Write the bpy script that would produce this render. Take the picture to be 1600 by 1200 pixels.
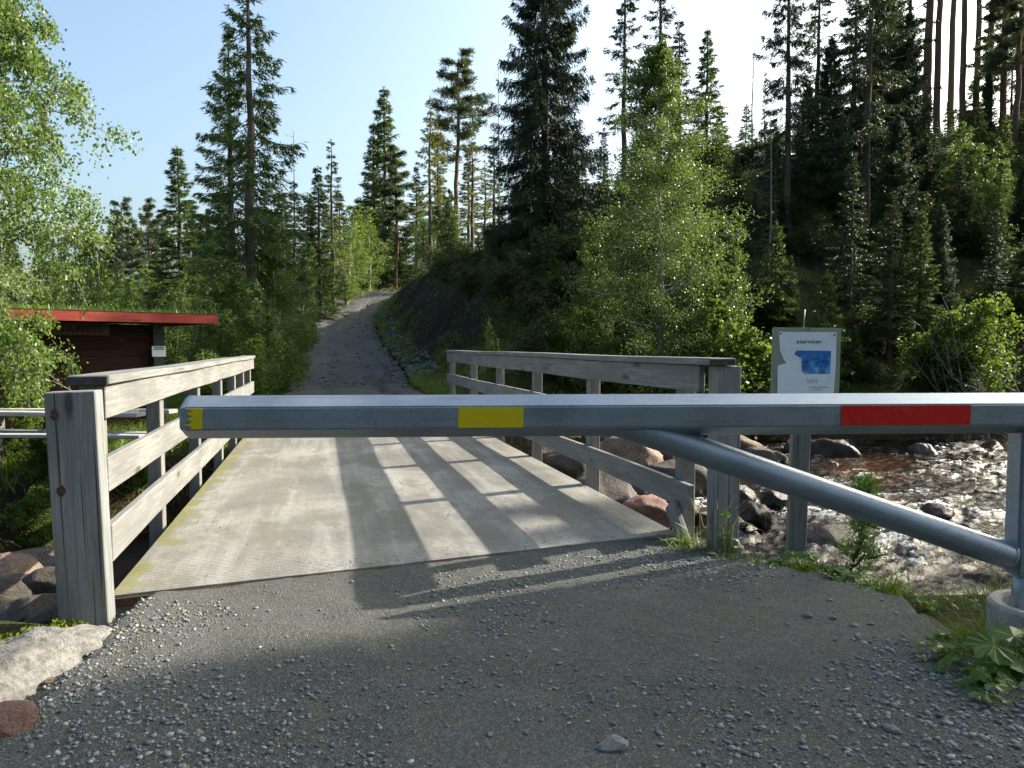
import bpy, bmesh, math, random
import numpy as np
from mathutils import Vector, Matrix
R = math.radians
for o in list(bpy.data.objects): bpy.data.objects.remove(o)
S = bpy.context.scene
COL = S.collection

# ------------------------------------------------------------------ camera
CAM_H = 1.4; PITCH = math.atan(59/1150); FPX = 1150.0
cd = bpy.data.cameras.new('camera'); cam = bpy.data.objects.new('camera', cd); COL.objects.link(cam)
cam.location = (0, 0, CAM_H); cam.rotation_euler = (math.pi/2 - PITCH, 0, 0)
cd.sensor_width = 36; cd.lens = 36*FPX/1600; cd.clip_start = .05; cd.clip_end = 3000
S.camera = cam
# ------------------------------------------------------------------ sky, sun, exposure
SUN_AZ = 62.0; SUN_EL = 28.5          # degrees clockwise from +Y, and above the horizon
wd = bpy.data.worlds.new('World'); S.world = wd; wd.use_nodes = True
nt = wd.node_tree; bg = nt.nodes['Background']
sk = nt.nodes.new('ShaderNodeTexSky'); sk.sky_type = 'NISHITA'; sk.sun_disc = False
sk.sun_elevation = R(SUN_EL); sk.sun_rotation = R(SUN_AZ); sk.dust_density = 5.5; sk.air_density = 1.0; sk.ozone_density = 1.3
tm = nt.nodes.new('ShaderNodeMix'); tm.data_type = 'RGBA'; tm.blend_type = 'MULTIPLY'; tm.inputs[0].default_value = 1; tm.inputs[7].default_value = (.95, 1.03, 1.0, 1)
nt.links.new(sk.outputs[0], tm.inputs[6]); nt.links.new(tm.outputs[2], bg.inputs[0]); bg.inputs[1].default_value = 0.15
sl = bpy.data.lights.new('sun', 'SUN'); sl.energy = 5.0; sl.angle = R(.55); sl.color = (1, .93, .80)
so = bpy.data.objects.new('sun', sl); COL.objects.link(so)
sd = Vector((math.sin(R(SUN_AZ))*math.cos(R(SUN_EL)), math.cos(R(SUN_AZ))*math.cos(R(SUN_EL)), math.sin(R(SUN_EL))))
so.rotation_euler = sd.to_track_quat('Z', 'Y').to_euler(); so.location = sd*60
S.view_settings.view_transform = 'Standard'; S.view_settings.look = 'None'
S.view_settings.exposure = 1.22; S.view_settings.gamma = 1

# ------------------------------------------------------------------ helpers
rng = np.random.default_rng(11); random.seed(5)
def at(px, py, Y, Z=None):
    """a point of the place seen at photo pixel px,py: at distance Y ahead, or on the level Z"""
    cp, sp = math.cos(PITCH), math.sin(PITCH)
    a = (px-800)/FPX; b = -(py-600)/FPX
    d = Vector((a, cp + b*sp, -sp + b*cp))
    t = Y/d.y if Z is None else (Z-CAM_H)/d.z
    return Vector((0, 0, CAM_H)) + d*t
def tag(o, label=None, cat=None, group=None, kind=None):
    if label: o['label'] = label
    if cat: o['category'] = cat
    if group: o['group'] = group
    if kind: o['kind'] = kind
    return o
def link(name, me, mat=None, parent=None, loc=None, rot=None):
    o = bpy.data.objects.new(name, me); COL.objects.link(o)
    if mat is not None and me is not None and not me.materials: me.materials.append(mat)
    if parent is not None: o.parent = parent
    if loc is not None: o.location = loc
    if rot is not None: o.rotation_euler = rot
    return o
def empty(name, loc=(0, 0, 0), rz=0):
    o = bpy.data.objects.new(name, None); COL.objects.link(o); o.location = loc; o.rotation_euler = (0, 0, rz)
    o.empty_display_size = .2
    return o
def copy_tree(o, parent=None):
    c = o.copy(); COL.objects.link(c)
    if parent is not None: c.parent = parent
    for ch in list(o.children): copy_tree(ch, c)
    return c
def quads_mesh(name, V, F, smooth=False):
    me = bpy.data.meshes.new(name); V = np.asarray(V, np.float32); F = np.asarray(F, np.int32)
    n, k = F.shape
    me.vertices.add(len(V)); me.vertices.foreach_set('co', V.ravel())
    me.loops.add(n*k); me.loops.foreach_set('vertex_index', F.ravel())
    me.polygons.add(n); me.polygons.foreach_set('loop_start', np.arange(0, n*k, k, dtype=np.int32))
    me.update(calc_edges=True); me.validate()
    if smooth: me.polygons.foreach_set('use_smooth', np.ones(len(me.polygons), bool))
    return me
def unit(a):
    return a/np.maximum(np.linalg.norm(a, axis=-1, keepdims=True), 1e-9)
def hsh(ix, iy, s):
    n = (ix.astype(np.int64)*374761393 + iy.astype(np.int64)*668265263 + s*974634777) & 0xffffffff
    n = ((n ^ (n >> 13))*1274126177) & 0xffffffff
    return ((n ^ (n >> 16)) & 0xffff)/65535.0
def vn(x, y, s=0):
    x = np.asarray(x, float); y = np.asarray(y, float)
    ix = np.floor(x); iy = np.floor(y); fx = x-ix; fy = y-iy
    fx = fx*fx*(3-2*fx); fy = fy*fy*(3-2*fy)
    a = hsh(ix, iy, s); b = hsh(ix+1, iy, s); c = hsh(ix, iy+1, s); d = hsh(ix+1, iy+1, s)
    return (a+(b-a)*fx)*(1-fy)+(c+(d-c)*fx)*fy
def fbm(x, y, o=4, s=0):
    t = 0; a = .5; n = 0
    for i in range(o):
        t = t + a*vn(x, y, s+i*7); n += a; a *= .5; x = x*2.03+3.1; y = y*2.03+1.7
    return t/n - .5
def sst(a, b, x):
    t = np.clip((x-a)/(b-a), 0, 1); return t*t*(3-2*t)

# ------------------------------------------------------------------ materials
class NT:
    def __init__(s, name):
        s.m = bpy.data.materials.new(name); s.m.use_nodes = True; s.t = s.m.node_tree; s.n = s.t.nodes
        s.b = s.n['Principled BSDF']; s.out = s.n['Material Output']
    def new(s, ty, **k):
        n = s.n.new(ty)
        for a, v in k.items(): setattr(n, a, v)
        return n
    def put(s, sock, v):
        if hasattr(v, 'is_output'): s.t.links.new(v, sock)
        else: sock.default_value = v
    def coord(s, which='Object', scale=(1, 1, 1), rot=(0, 0, 0)):
        c = s.new('ShaderNodeTexCoord'); mp = s.new('ShaderNodeMapping')
        mp.inputs['Scale'].default_value = scale; mp.inputs['Rotation'].default_value = rot
        s.t.links.new(c.outputs[which], mp.inputs[0]); return mp.outputs[0]
    def noise(s, vec, scale=5, detail=4, rough=.55, dist=0):
        n = s.new('ShaderNodeTexNoise'); s.put(n.inputs['Vector'], vec); n.inputs['Scale'].default_value = scale
        n.inputs['Detail'].default_value = detail; n.inputs['Roughness'].default_value = rough; n.inputs['Distortion'].default_value = dist
        return n.outputs[0]
    def vor(s, vec, scale=5, feature='F1', out='Distance', rand=1):
        n = s.new('ShaderNodeTexVoronoi', feature=feature); s.put(n.inputs['Vector'], vec); n.inputs['Scale'].default_value = scale
        n.inputs['Randomness'].default_value = rand
        return n.outputs[out]
    def ramp(s, fac, stops, interp='LINEAR'):
        r = s.new('ShaderNodeValToRGB'); r.color_ramp.interpolation = interp
        e = r.color_ramp.elements
        while len(e) < len(stops): e.new(.5)
        for i, (p, c) in enumerate(stops):
            e[i].position = p; e[i].color = (c, c, c, 1) if isinstance(c, (int, float)) else (*c, 1)
        s.put(r.inputs[0], fac); return r.outputs[0]
    def mix(s, f, a, b, mode='MIX'):
        n = s.new('ShaderNodeMix', data_type='RGBA', blend_type=mode)
        s.put(n.inputs[0], f)
        for q, v in ((6, a), (7, b)):
            if isinstance(v, tuple) and len(v) == 3: v = (*v, 1)
            s.put(n.inputs[q], v)
        return n.outputs[2]
    def math(s, op, a, b=0.0, c=None):
        n = s.new('ShaderNodeMath', operation=op); s.put(n.inputs[0], a); s.put(n.inputs[1], b)
        if c is not None: s.put(n.inputs[2], c)
        return n.outputs[0]
    def bump(s, h, strength=.3, dist=.02, nrm=None):
        n = s.new('ShaderNodeBump'); n.inputs['Strength'].default_value = strength; n.inputs['Distance'].default_value = dist
        s.put(n.inputs['Height'], h)
        if nrm is not None: s.put(n.inputs['Normal'], nrm)
        return n.outputs[0]
    def sep(s, vec):
        n = s.new('ShaderNodeSeparateXYZ'); s.put(n.inputs[0], vec); return n.outputs
    def attr(s, name, out=2):
        n = s.new('ShaderNodeAttribute', attribute_name=name); return n.outputs[out]
    def rnd(s): return s.new('ShaderNodeObjectInfo').outputs['Random']
    def fin(s, col=None, rough=None, nrm=None, metal=None, spec=None):
        for k, v in (('Base Color', col), ('Roughness', rough), ('Normal', nrm), ('Metallic', metal), ('Specular IOR Level', spec)):
            if v is not None:
                if isinstance(v, tuple) and len(v) == 3: v = (*v, 1)
                s.put(s.b.inputs[k], v)
        return s.m

def leaf_mat(name, ca, cb, trans=.35, tcol=None, rough=.45, spec=.4, hv=.25):
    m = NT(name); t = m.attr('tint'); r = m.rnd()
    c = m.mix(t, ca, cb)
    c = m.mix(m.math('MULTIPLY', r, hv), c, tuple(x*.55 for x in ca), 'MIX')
    m.fin(c, rough, spec=spec)
    tr = m.new('ShaderNodeBsdfTranslucent')
    tc = m.mix(.6, c, tcol or tuple(x*1.6 for x in cb))
    m.put(tr.inputs[0], tc)
    mx = m.new('ShaderNodeMixShader'); mx.inputs[0].default_value = trans
    m.t.links.new(m.b.outputs[0], mx.inputs[1]); m.t.links.new(tr.outputs[0], mx.inputs[2]); m.t.links.new(mx.outputs[0], m.out.inputs[0])
    return m.m
def wood_mat(name, a, b, dark, green=0.0, sc=1.0, ckt=.25):
    """weathered softwood, grain along the board's own X axis"""
    m = NT(name); r = m.rnd()
    c0 = m.coord('Object', (1, 1, 1))
    off = m.new('ShaderNodeVectorMath', operation='ADD'); m.put(off.inputs[0], c0)
    cmb = m.new('ShaderNodeCombineXYZ'); m.put(cmb.inputs[0], m.math('MULTIPLY', r, 37)); m.put(cmb.inputs[1], m.math('MULTIPLY', r, 11)); m.t.links.new(cmb.outputs[0], off.inputs[1])
    def st(sc3):
        mp = m.new('ShaderNodeMapping'); mp.inputs['Scale'].default_value = sc3; m.t.links.new(off.outputs[0], mp.inputs[0]); return mp.outputs[0]
    g1 = m.noise(st((1.2, 26, 26)), 2.2*sc, 6, .65, .6)
    g2 = m.noise(st((2.5, 120, 120)), 1.6, 3, .6, .3)
    big = m.noise(st((.9, 3, 3)), 1.7, 4, .6)
    col = m.ramp(g1, [(.22, tuple(.55*p+.45*q for p, q in zip(dark, a))), (.45, a), (.72, b)])
    col = m.mix(m.ramp(big, [(.38, .0), (.66, .75)]), col, tuple(x*.66 for x in a))
    col = m.mix(m.ramp(g2, [(.34, .4), (.5, 0)]), col, tuple(x*.62 for x in a))
    kn = m.vor(st((1.5, 5.5, 5.5)), 1.0)
    col = m.mix(m.ramp(kn, [(.07, .8), (.16, 0)]), col, tuple(x*.45 for x in dark))
    ck = m.noise(st((.7, 55, 55)), 1.1, 2, .4)
    crack = m.ramp(ck, [(ckt, 1), (ckt+.025, 0)])
    col = m.mix(m.math('MULTIPLY', crack, .8), col, tuple(x*.2 for x in dark))
    if green:
        gm = m.ramp(m.noise(st((1.5, 4, 4)), 2.4, 3), [(.5, 0), (.75, green)])
        col = m.mix(gm, col, (.15, .17, .07))
    h = m.math('SUBTRACT', m.math('ADD', g1, m.math('MULTIPLY', g2, .5)), crack)
    return m.fin(col, .78, m.bump(h, .5, .006), spec=.25)

M = {}
M['wood'] = wood_mat('weathered_wood', (.195, .193, .184), (.31, .302, .283), (.085, .082, .076), .15)
M['wood_post'] = wood_mat('weathered_post_wood', (.22, .225, .226), (.32, .323, .318), (.085, .084, .082), .35, 1.0, .315)
M['wood_old'] = wood_mat('old_grey_wood', (.17, .17, .16), (.26, .255, .245), (.06, .058, .052), .3, 1.0, .32)
M['plank'] = wood_mat('plank_wood', (.42, .41, .38), (.55, .53, .5), (.2, .19, .17), .0)
M['redwood'] = wood_mat('red_stained_board', (.33, .055, .04), (.43, .08, .055), (.18, .028, .02))
M['brownwood'] = wood_mat('dark_red_brown_board', (.036, .012, .008), (.058, .018, .011), (.018, .006, .004))
m = NT('black_tar'); n = m.noise(m.coord(), 30, 3); M['tar'] = m.fin(m.ramp(n, [(.3, .012), (.7, .05)]), .55, m.bump(n, .4, .01))
m = NT('rust'); n = m.noise(m.coord(), 45, 4); M['rust'] = m.fin(m.ramp(n, [(.3, (.035, .018, .012)), (.7, (.12, .055, .032))]), .85, m.bump(n, .4, .004))
m = NT('bolt_steel'); M['bolt'] = m.fin((.12, .1, .09), .5, metal=.8)
# galvanised steel
m = NT('galvanised_steel'); c = m.coord('Object'); v = m.vor(c, 46, out='Color'); n1 = m.noise(c, 3.5, 5, .6); n2 = m.noise(m.coord('Object', (1.2, 18, 18)), 2.2, 4, .65); n3 = m.noise(c, 55, 3)
bw = m.new('ShaderNodeRGBToBW'); m.put(bw.inputs[0], v)
col = m.mix(m.ramp(n1, [(.3, 0), (.72, 1)]), (.225, .27, .325), (.32, .37, .43))
col = m.mix(m.math('MULTIPLY', bw.outputs[0], .22), col, (.42, .45, .48))
col = m.mix(m.ramp(n2, [(.56, 0), (.74, .55)]), col, (.17, .18, .19))
col = m.mix(m.ramp(n3, [(.68, 0), (.76, .5)]), col, (.12, .12, .12))
scr = m.noise(m.coord('Object', (5, 60, 3), (0, .5, .3)), 3, 2, .4, 1.2)
col = m.mix(m.ramp(scr, [(.49, 0), (.5, .45), (.51, 0)]), col, (.13, .135, .14))
M['galv'] = m.fin(col, m.ramp(n1, [(.3, .34), (.7, .52)]), m.bump(n3, .06, .003), metal=.62)
def sticker(name, colr):
    m = NT(name); c = m.coord('Object'); n = m.noise(m.coord('Object', (3, 20, 20)), 4, 4, .6, .6); n2 = m.noise(m.coord('Object', (5, 9, 16), (0, .35, 0)), 1.2, 2, .5, 1.5); n3 = m.noise(m.coord('Object', (16, 9, 6), (0, .5, 0)), 1.0, 2, .5, 1.5)
    col = m.mix(m.ramp(n, [(.4, 0), (.8, .3)]), colr, tuple(x*.7 for x in colr))
    for q in (n2, n3): col = m.mix(m.ramp(q, [(.485, 0), (.5, .35), (.515, 0)]), col, tuple(.5*x+.12 for x in colr))
    return m.fin(col, .38, spec=.4)
M['yellow'] = sticker('yellow_reflective_sheet', (.70, .52, .002)); M['red'] = sticker('red_reflective_sheet', (.62, .008, .006))
# bridge deck: worn ribbed surface with trodden-in dirt
m = NT('deck_surface'); c = m.coord('Object'); xyz = m.sep(c)
ribs = m.math('SINE', m.math('MULTIPLY', xyz[0], 2*math.pi/.033)); ribs2 = m.math('SINE', m.math('MULTIPLY', xyz[1], 2*math.pi/.10))
dirt = m.noise(c, .85, 6, .62, .4); d2 = m.noise(m.coord('Object', (.16, 2.6, 1)), 2.0, 4, .6); fine = m.noise(c, 75, 5, .75); sp = m.vor(c, 60)
base = m.mix(m.ramp(dirt, [(.34, 0), (.64, 1)]), (.165, .158, .148), (.30, .285, .25))
base = m.mix(m.ramp(d2, [(.46, 0), (.66, .6)]), base, (.42, .41, .38))
base = m.mix(m.ramp(fine, [(.3, .7), (.55, 0)]), base, (.12, .115, .10))
ribmask = m.math('MULTIPLY', m.ramp(dirt, [(.5, 1), (.62, .15)]), m.math('MULTIPLY', m.math('ADD', ribs, 1), .5))
base = m.mix(m.math('MULTIPLY', ribmask, .42), base, (.13, .12, .11))
sq = m.noise(c, 24, 3, .6)
pt = m.noise(m.coord('Object', (.55, 1.2, 1)), 1.7, 7, .72, .1); base = m.mix(m.ramp(pt, [(.50, 0), (.57, .75)]), base, (.17, .16, .13))
base = m.mix(m.ramp(sq, [(.64, 0), (.70, .8)]), base, (.10, .095, .08))
edge = m.ramp(m.math('ADD', m.math('SUBTRACT', 1.0, m.math('MULTIPLY', m.math('SUBTRACT', 1.145, xyz[1]), 2.2)), m.math('MULTIPLY', m.math('SUBTRACT', m.noise(c, 3.2, 4), .5), 2.4)), [(.70, 0), (1.0, .8)])
base = m.mix(edge, base, m.mix(m.noise(c, 14, 4), (.13, .12, .06), (.24, .23, .06)))
hh = m.math('ADD', m.math('MULTIPLY', ribmask, -.8), m.math('MULTIPLY', fine, .8))
M['deck'] = m.fin(base, .85, m.bump(hh, .55, .012), spec=.2)
# gravel
def gravel_mat(name, light=1.0):
    m = NT(name); c = m.coord('Object')
    big = m.noise(c, .7, 5, .6); mid = m.noise(c, 5, 5, .65); fine = m.noise(c, 60, 4, .75); v1 = m.vor(c, 120, out='Color'); vd = m.vor(c, 120); v2 = m.vor(c, 58, out='Color'); vd2 = m.vor(c, 58)
    col = m.mix(m.ramp(big, [(.35, 0), (.65, 1)]), tuple(x*light for x in (.082, .085, .076)), tuple(x*light for x in (.148, .150, .140)))
    col = m.mix(m.ramp(mid, [(.42, 0), (.68, .75)]), col, tuple(x*light for x in (.125, .125, .088)))
    g1 = m.new('ShaderNodeRGBToBW'); m.put(g1.inputs[0], v1); g2 = m.new('ShaderNodeRGBToBW'); m.put(g2.inputs[0], v2)
    col = m.mix(m.ramp(g1.outputs[0], [(.5, 0), (.85, .5)]), col, tuple(x*light for x in (.25, .25, .245)))
    col = m.mix(m.ramp(g1.outputs[0], [(.15, .6), (.4, 0)]), col, tuple(x*light for x in (.075, .075, .072)))
    stone = m.math('MULTIPLY', m.ramp(g2.outputs[0], [(.62, 0), (.66, 1)]), m.ramp(vd2, [(.28, 1), (.36, 0)]))
    col = m.mix(m.math('MULTIPLY', stone, .55), col, tuple(x*light for x in (.27, .275, .27)))
    col = m.mix(m.ramp(fine, [(.3, .6), (.5, 0)]), col, tuple(x*light for x in (.05, .05, .047)))
    h = m.math('ADD', m.math('ADD', m.math('MULTIPLY', vd, -.6), m.math('MULTIPLY', stone, .5)), fine)
    return m.fin(col, .92, m.bump(h, .7, .012), spec=.15)
M['gravel'] = gravel_mat('gravel', .76); M['gravel_far'] = gravel_mat('gravel_road_far', .78)
# forest floor
m = NT('forest_floor'); c = m.coord('Object'); n1 = m.noise(c, .8, 6, .65); n2 = m.noise(c, 7, 5, .7); n3 = m.noise(c, 40, 3, .7)
geo = m.new('ShaderNodeNewGeometry'); nz = m.sep(geo.outputs['True Normal'])[2]
col = m.mix(m.ramp(n1, [(.38, 0), (.6, 1)]), (.05, .06, .016), (.085, .10, .02))
col = m.mix(m.ramp(n2, [(.45, 0), (.68, .8)]), col, (.06, .042, .022))
col = m.mix(m.ramp(n3, [(.3, .7), (.6, 0)]), col, (.02, .02, .01))
steep = m.ramp(m.math('ADD', nz, m.math('MULTIPLY', m.math('SUBTRACT', n1, .5), .5)), [(.66, 1), (.80, 0)])
col = m.mix(steep, col, m.ramp(n2, [(.3, (.014, .011, .009)), (.75, (.05, .038, .028))]))
zz = m.sep(geo.outputs['Position'])[2]
col = m.mix(m.ramp(m.math('ADD', m.math('MULTIPLY', zz, 1.0), m.math('MULTIPLY', n2, .5)), [(.0, 0), (.001, 0)]), col, col)
wet = m.ramp(m.math('ADD', zz, 2.0), [(1.30/3, 1), (1.75/3, 0)])
col = m.mix(m.ramp(m.math('DIVIDE', m.math('ADD', zz, 2.0), 3.0), [(.40, 1), (.52, 0)]), col, m.ramp(n2, [(.3, (.03, .018, .01)), (.7, (.10, .065, .04))]))
M['floor'] = m.fin(col, .95, m.bump(m.math('ADD', n2, m.math('MULTIPLY', n3, .5)), .9, .08), spec=.1)
# rocks
def rock_mat(name, a, b, d, moss=0, rough=.8):
    m = NT(name); c = m.coord('Object'); n = m.noise(c, 3, 7, .65, .5); n2 = m.noise(c, 22, 5, .7); r = m.rnd(); w = m.noise(m.coord('Object', (1, 3, 7), (.5, .3, .2)), 2.2, 4, .6, 1)
    col = m.mix(m.ramp(n, [(.35, 0), (.65, 1)]), a, b); col = m.mix(m.ramp(n2, [(.35, .8), (.55, 0)]), col, d); col = m.mix(m.ramp(w, [(.46, 0), (.5, .5), (.54, 0)]), col, tuple(x*.5 for x in a))
    col = m.mix(m.math('MULTIPLY', r, .5), col, d)
    if moss:
        g = m.new('ShaderNodeNewGeometry'); 
        mk = m.ramp(m.math('ADD', m.sep(m.coord('Object'))[1], m.math('MULTIPLY', n, .5)), [(moss, 0), (moss+.06, 1)]); col = m.mix(mk, col, m.mix(n2, (.08, .10, .008), (.16, .2, .012)))
    return m.fin(col, rough, m.bump(m.math('ADD', n, m.math('MULTIPLY', n2, .4)), .8, .05), spec=.3)
M['rock_grey'] = rock_mat('pale_grey_rock', (.16, .152, .138), (.25, .24, .22), (.075, .07, .062))
M['rock_brown'] = rock_mat('brown_rock', (.22, .15, .11), (.33, .245, .18), (.10, .065, .045))
M['rock_red'] = rock_mat('reddish_rock', (.22, .12, .095), (.30, .18, .145), (.10, .06, .05))
M['rock_wet'] = rock_mat('wet_dark_rock', (.026, .017, .013), (.055, .034, .025), (.012, .009, .007), 0, .38)
M['rock_dark'] = rock_mat('dark_bank_rock', (.09, .075, .06), (.15, .125, .105), (.04, .034, .028))
m = NT('moss'); n = m.noise(m.coord(), 40, 4); M['moss'] = m.fin(m.ramp(n, [(.3, (.06, .08, .008)), (.7, (.15, .185, .018))]), .95, m.bump(n, .8, .02), spec=.1)
m = NT('concrete'); c = m.coord(); n = m.noise(c, 6, 6, .65); n2 = m.noise(c, 60, 3); col = m.mix(m.ramp(n, [(.35, 0), (.7, 1)]), (.27, .26, .235), (.40, .385, .35)); M['concrete'] = m.fin(m.mix(m.ramp(n2, [(.3, .6), (.5, 0)]), col, (.14, .135, .12)), .9, m.bump(m.math('ADD', n, n2), .5, .01), spec=.2)
# water of the stream: peaty brown, painted white for both breaking foam and sun sparkle
m = NT('peaty_water'); c = m.coord('Object'); f = m.attr('foam_glint'); n = m.noise(c, .55, 5, .6, .4); n2 = m.noise(c, 34, 5, .75); n3 = m.noise(c, 9, 5, .65, .8)
col = m.mix(m.ramp(n, [(.5, 0), (.7, 1)]), (.007, .004, .003), (.055, .018, .006))
fm = m.math('MULTIPLY', m.ramp(m.math('ADD', f, m.math('MULTIPLY', m.math('SUBTRACT', n2, .5), 1.5)), [(.45, 0), (.66, 1)]), .92)
col = m.mix(fm, col, (.74, .74, .72))
M['water'] = m.fin(col, m.ramp(fm, [(0, .05), (.6, .4)]), m.bump(m.math('ADD', n3, m.math('MULTIPLY', n2, .6)), .5, .04), spec=.5)
m.b.inputs['IOR'].default_value = 1.33
# barks
def bark(name, a, b, d, sc=(8, 8, 1.5), lic=None):
    m = NT(name); n = m.noise(m.coord('Object', sc), 3, 5, .7); n2 = m.noise(m.coord(), 25, 4, .7); n3 = m.noise(m.coord(), 1.3, 3)
    col = m.mix(m.ramp(n, [(.35, 0), (.65, 1)]), a, b); col = m.mix(m.ramp(n2, [(.35, .8), (.52, 0)]), col, d)
    if lic: col = m.mix(m.ramp(n3, [(.45, 0), (.7, .7)]), col, lic)
    return m.fin(col, .9, m.bump(n, .8, .03), spec=.15)
M['bark_spruce'] = bark('spruce_bark', (.085, .062, .047), (.15, .115, .09), (.04, .03, .024), lic=(.15, .15, .13))
M['bark_pine'] = bark('pine_bark', (.12, .075, .05), (.19, .115, .075), (.06, .045, .035))
M['bark_birch'] = bark('birch_bark', (.34, .31, .27), (.52, .49, .44), (.07, .06, .05), (3, 3, 9))
M['bark_dead'] = bark('dead_grey_wood', (.14, .13, .115), (.25, .235, .215), (.07, .065, .055))
M['bark_twig'] = bark('twig_bark', (.06, .045, .035), (.10, .08, .06), (.03, .025, .02))
# leaves
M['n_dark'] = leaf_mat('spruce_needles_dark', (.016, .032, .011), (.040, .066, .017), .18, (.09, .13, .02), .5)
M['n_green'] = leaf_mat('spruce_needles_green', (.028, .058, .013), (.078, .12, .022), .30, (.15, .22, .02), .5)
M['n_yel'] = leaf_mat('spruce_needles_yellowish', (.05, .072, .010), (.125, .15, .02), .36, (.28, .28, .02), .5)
M['n_blue'] = leaf_mat('pine_needles', (.030, .052, .022), (.075, .105, .042), .22, (.16, .2, .05), .5)
M['l_birch'] = leaf_mat('birch_leaves', (.045, .092, .02), (.115, .175, .036), .32, (.22, .33, .04), .46, .3)
M['l_birch_near'] = leaf_mat('near_birch_leaves', (.055, .11, .022), (.13, .20, .04), .38, (.28, .40, .05), .42, .4)
M['l_shrub'] = leaf_mat('shrub_leaves', (.05, .095, .016), (.12, .185, .028), .40, (.24, .36, .03), .5, .3)
M['l_dark'] = leaf_mat('undergrowth_leaves', (.030, .045, .010), (.075, .095, .016), .3, (.17, .21, .02), .5)
M['l_grass'] = leaf_mat('grass_blades', (.055, .10, .012), (.15, .21, .025), .4, (.28, .4, .03), .45, .4)
M['l_dry'] = leaf_mat('dry_grass', (.16, .13, .05), (.30, .24, .10), .3, (.4, .3, .1), .6, .3)
M['l_herb'] = leaf_mat('herb_leaves', (.05, .12, .014), (.10, .20, .024), .35, (.2, .36, .03), .4, .45)
M['l_yellow'] = leaf_mat('autumn_leaves', (.30, .17, .010), (.46, .28, .02), .35, (.7, .4, .02), .5)
m = NT('paper'); c = m.coord(); n = m.noise(m.coord('Object', (1, 1, 1)), 7, 3, .5, 1.5); M['paper'] = m.fin(m.ramp(n, [(.3, (.74, .76, .79)), (.7, (.84, .86, .88))]), .35, m.bump(n, .4, .02), spec=.4)
m = NT('ink'); M['ink'] = m.fin((.012, .01, .035), .5)
m = NT('faded_ink'); M['ink2'] = m.fin((.14, .15, .18), .5)
m = NT('dark_lettering'); M['ink3'] = m.fin((.014, .007, .005), .7)
m = NT('printed_blue_picture'); c = m.coord('Object'); n = m.noise(c, 20, 5, .6, .3); n2 = m.noise(m.coord('Object', (30, 30, 90)), .6, 3); z = m.sep(c)[2]
col = m.ramp(n, [(.3, (.008, .05, .20)), (.5, (.035, .19, .50)), (.7, (.28, .50, .72))])
M['picture'] = m.fin(m.mix(m.ramp(m.math('MULTIPLY', z, 4), [(.26, 0), (.5, .8)]), col, (.02, .15, .46)), .35, spec=.4)
m = NT('painted_sign_board'); n = m.noise(m.coord(), 9, 4); M['board'] = m.fin(m.mix(n, (.26, .27, .19), (.33, .34, .25)), .6, spec=.3)

# ------------------------------------------------------------------ terrain
CH = np.array([(60, -2, 2.5), (30, 3, 2.5), (20, 6, 4), (13, 10.6, 7.7), (6, 11.4, 6.85), (1, 10.3, 4.15), (-3, 7.2, 2.35), (-6, 5.0, 1.6), (-12, 2.6, 1.9), (-60, -6, 2)], float)
RD = np.array([(.76, 0, 0), (-2.9, 14.1, 0.0), (-5.0, 22.7, 0.02), (-6.0, 28, .28), (-8.26, 36, 1.43), (-9.98, 43, 2.75), (-10.6, 48, 3.74), (-10.4, 53, 4.86), (-9.4, 58, 5.7), (-6.5, 62, 6.1), (-1, 65, 6.4), (14, 68, 6.6), (60, 70, 7)], float)
def poly(x, y, P):
    bd = np.full(x.shape, 1e9); bs = np.zeros(x.shape); ba = np.zeros(x.shape)
    for i in range(len(P)-1):
        ax, ay, aa = P[i]; bx, by, b_ = P[i+1]; dx, dy = bx-ax, by-ay; L2 = dx*dx+dy*dy
        t = np.clip(((x-ax)*dx+(y-ay)*dy)/L2, 0, 1)
        d = np.hypot(x-ax-t*dx, y-ay-t*dy); k = d < bd
        bd = np.where(k, d, bd); bs = np.where(k, np.sign(dx*(y-ay)-dy*(x-ax)), bs); ba = np.where(k, aa+(b_-aa)*t, ba)
    return bd, bs, ba
def chan(x, y):
    bd = np.full(x.shape, 1e9); bs = np.zeros(x.shape); ba = np.zeros(x.shape)
    for i in range(len(CH)-1):
        ax, ay, aa = CH[i]; bx, by_, b_ = CH[i+1]; dx, dy = bx-ax, by_-ay; L2 = dx*dx+dy*dy
        t = np.clip(((x-ax)*dx+(y-ay)*dy)/L2, 0, 1); a_ = aa+(b_-aa)*t
        d = np.hypot(x-ax-t*dx, y-ay-t*dy); k = d-a_ < bd-ba
        bd = np.where(k, d, bd); bs = np.where(k, np.sign(dx*(y-ay)-dy*(x-ax)), bs); ba = np.where(k, a_, ba)
    return bd, bs, ba
BD = np.array([-.2516, .9678]); BE = np.array([.9678, .2516])      # along and across the bridge
def ac(x, y): return x*BD[0]+y*BD[1], x*BE[0]+y*BE[1]
def xy(a, c): return a*BD[0]+c*BE[0], a*BD[1]+c*BE[1]
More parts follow.
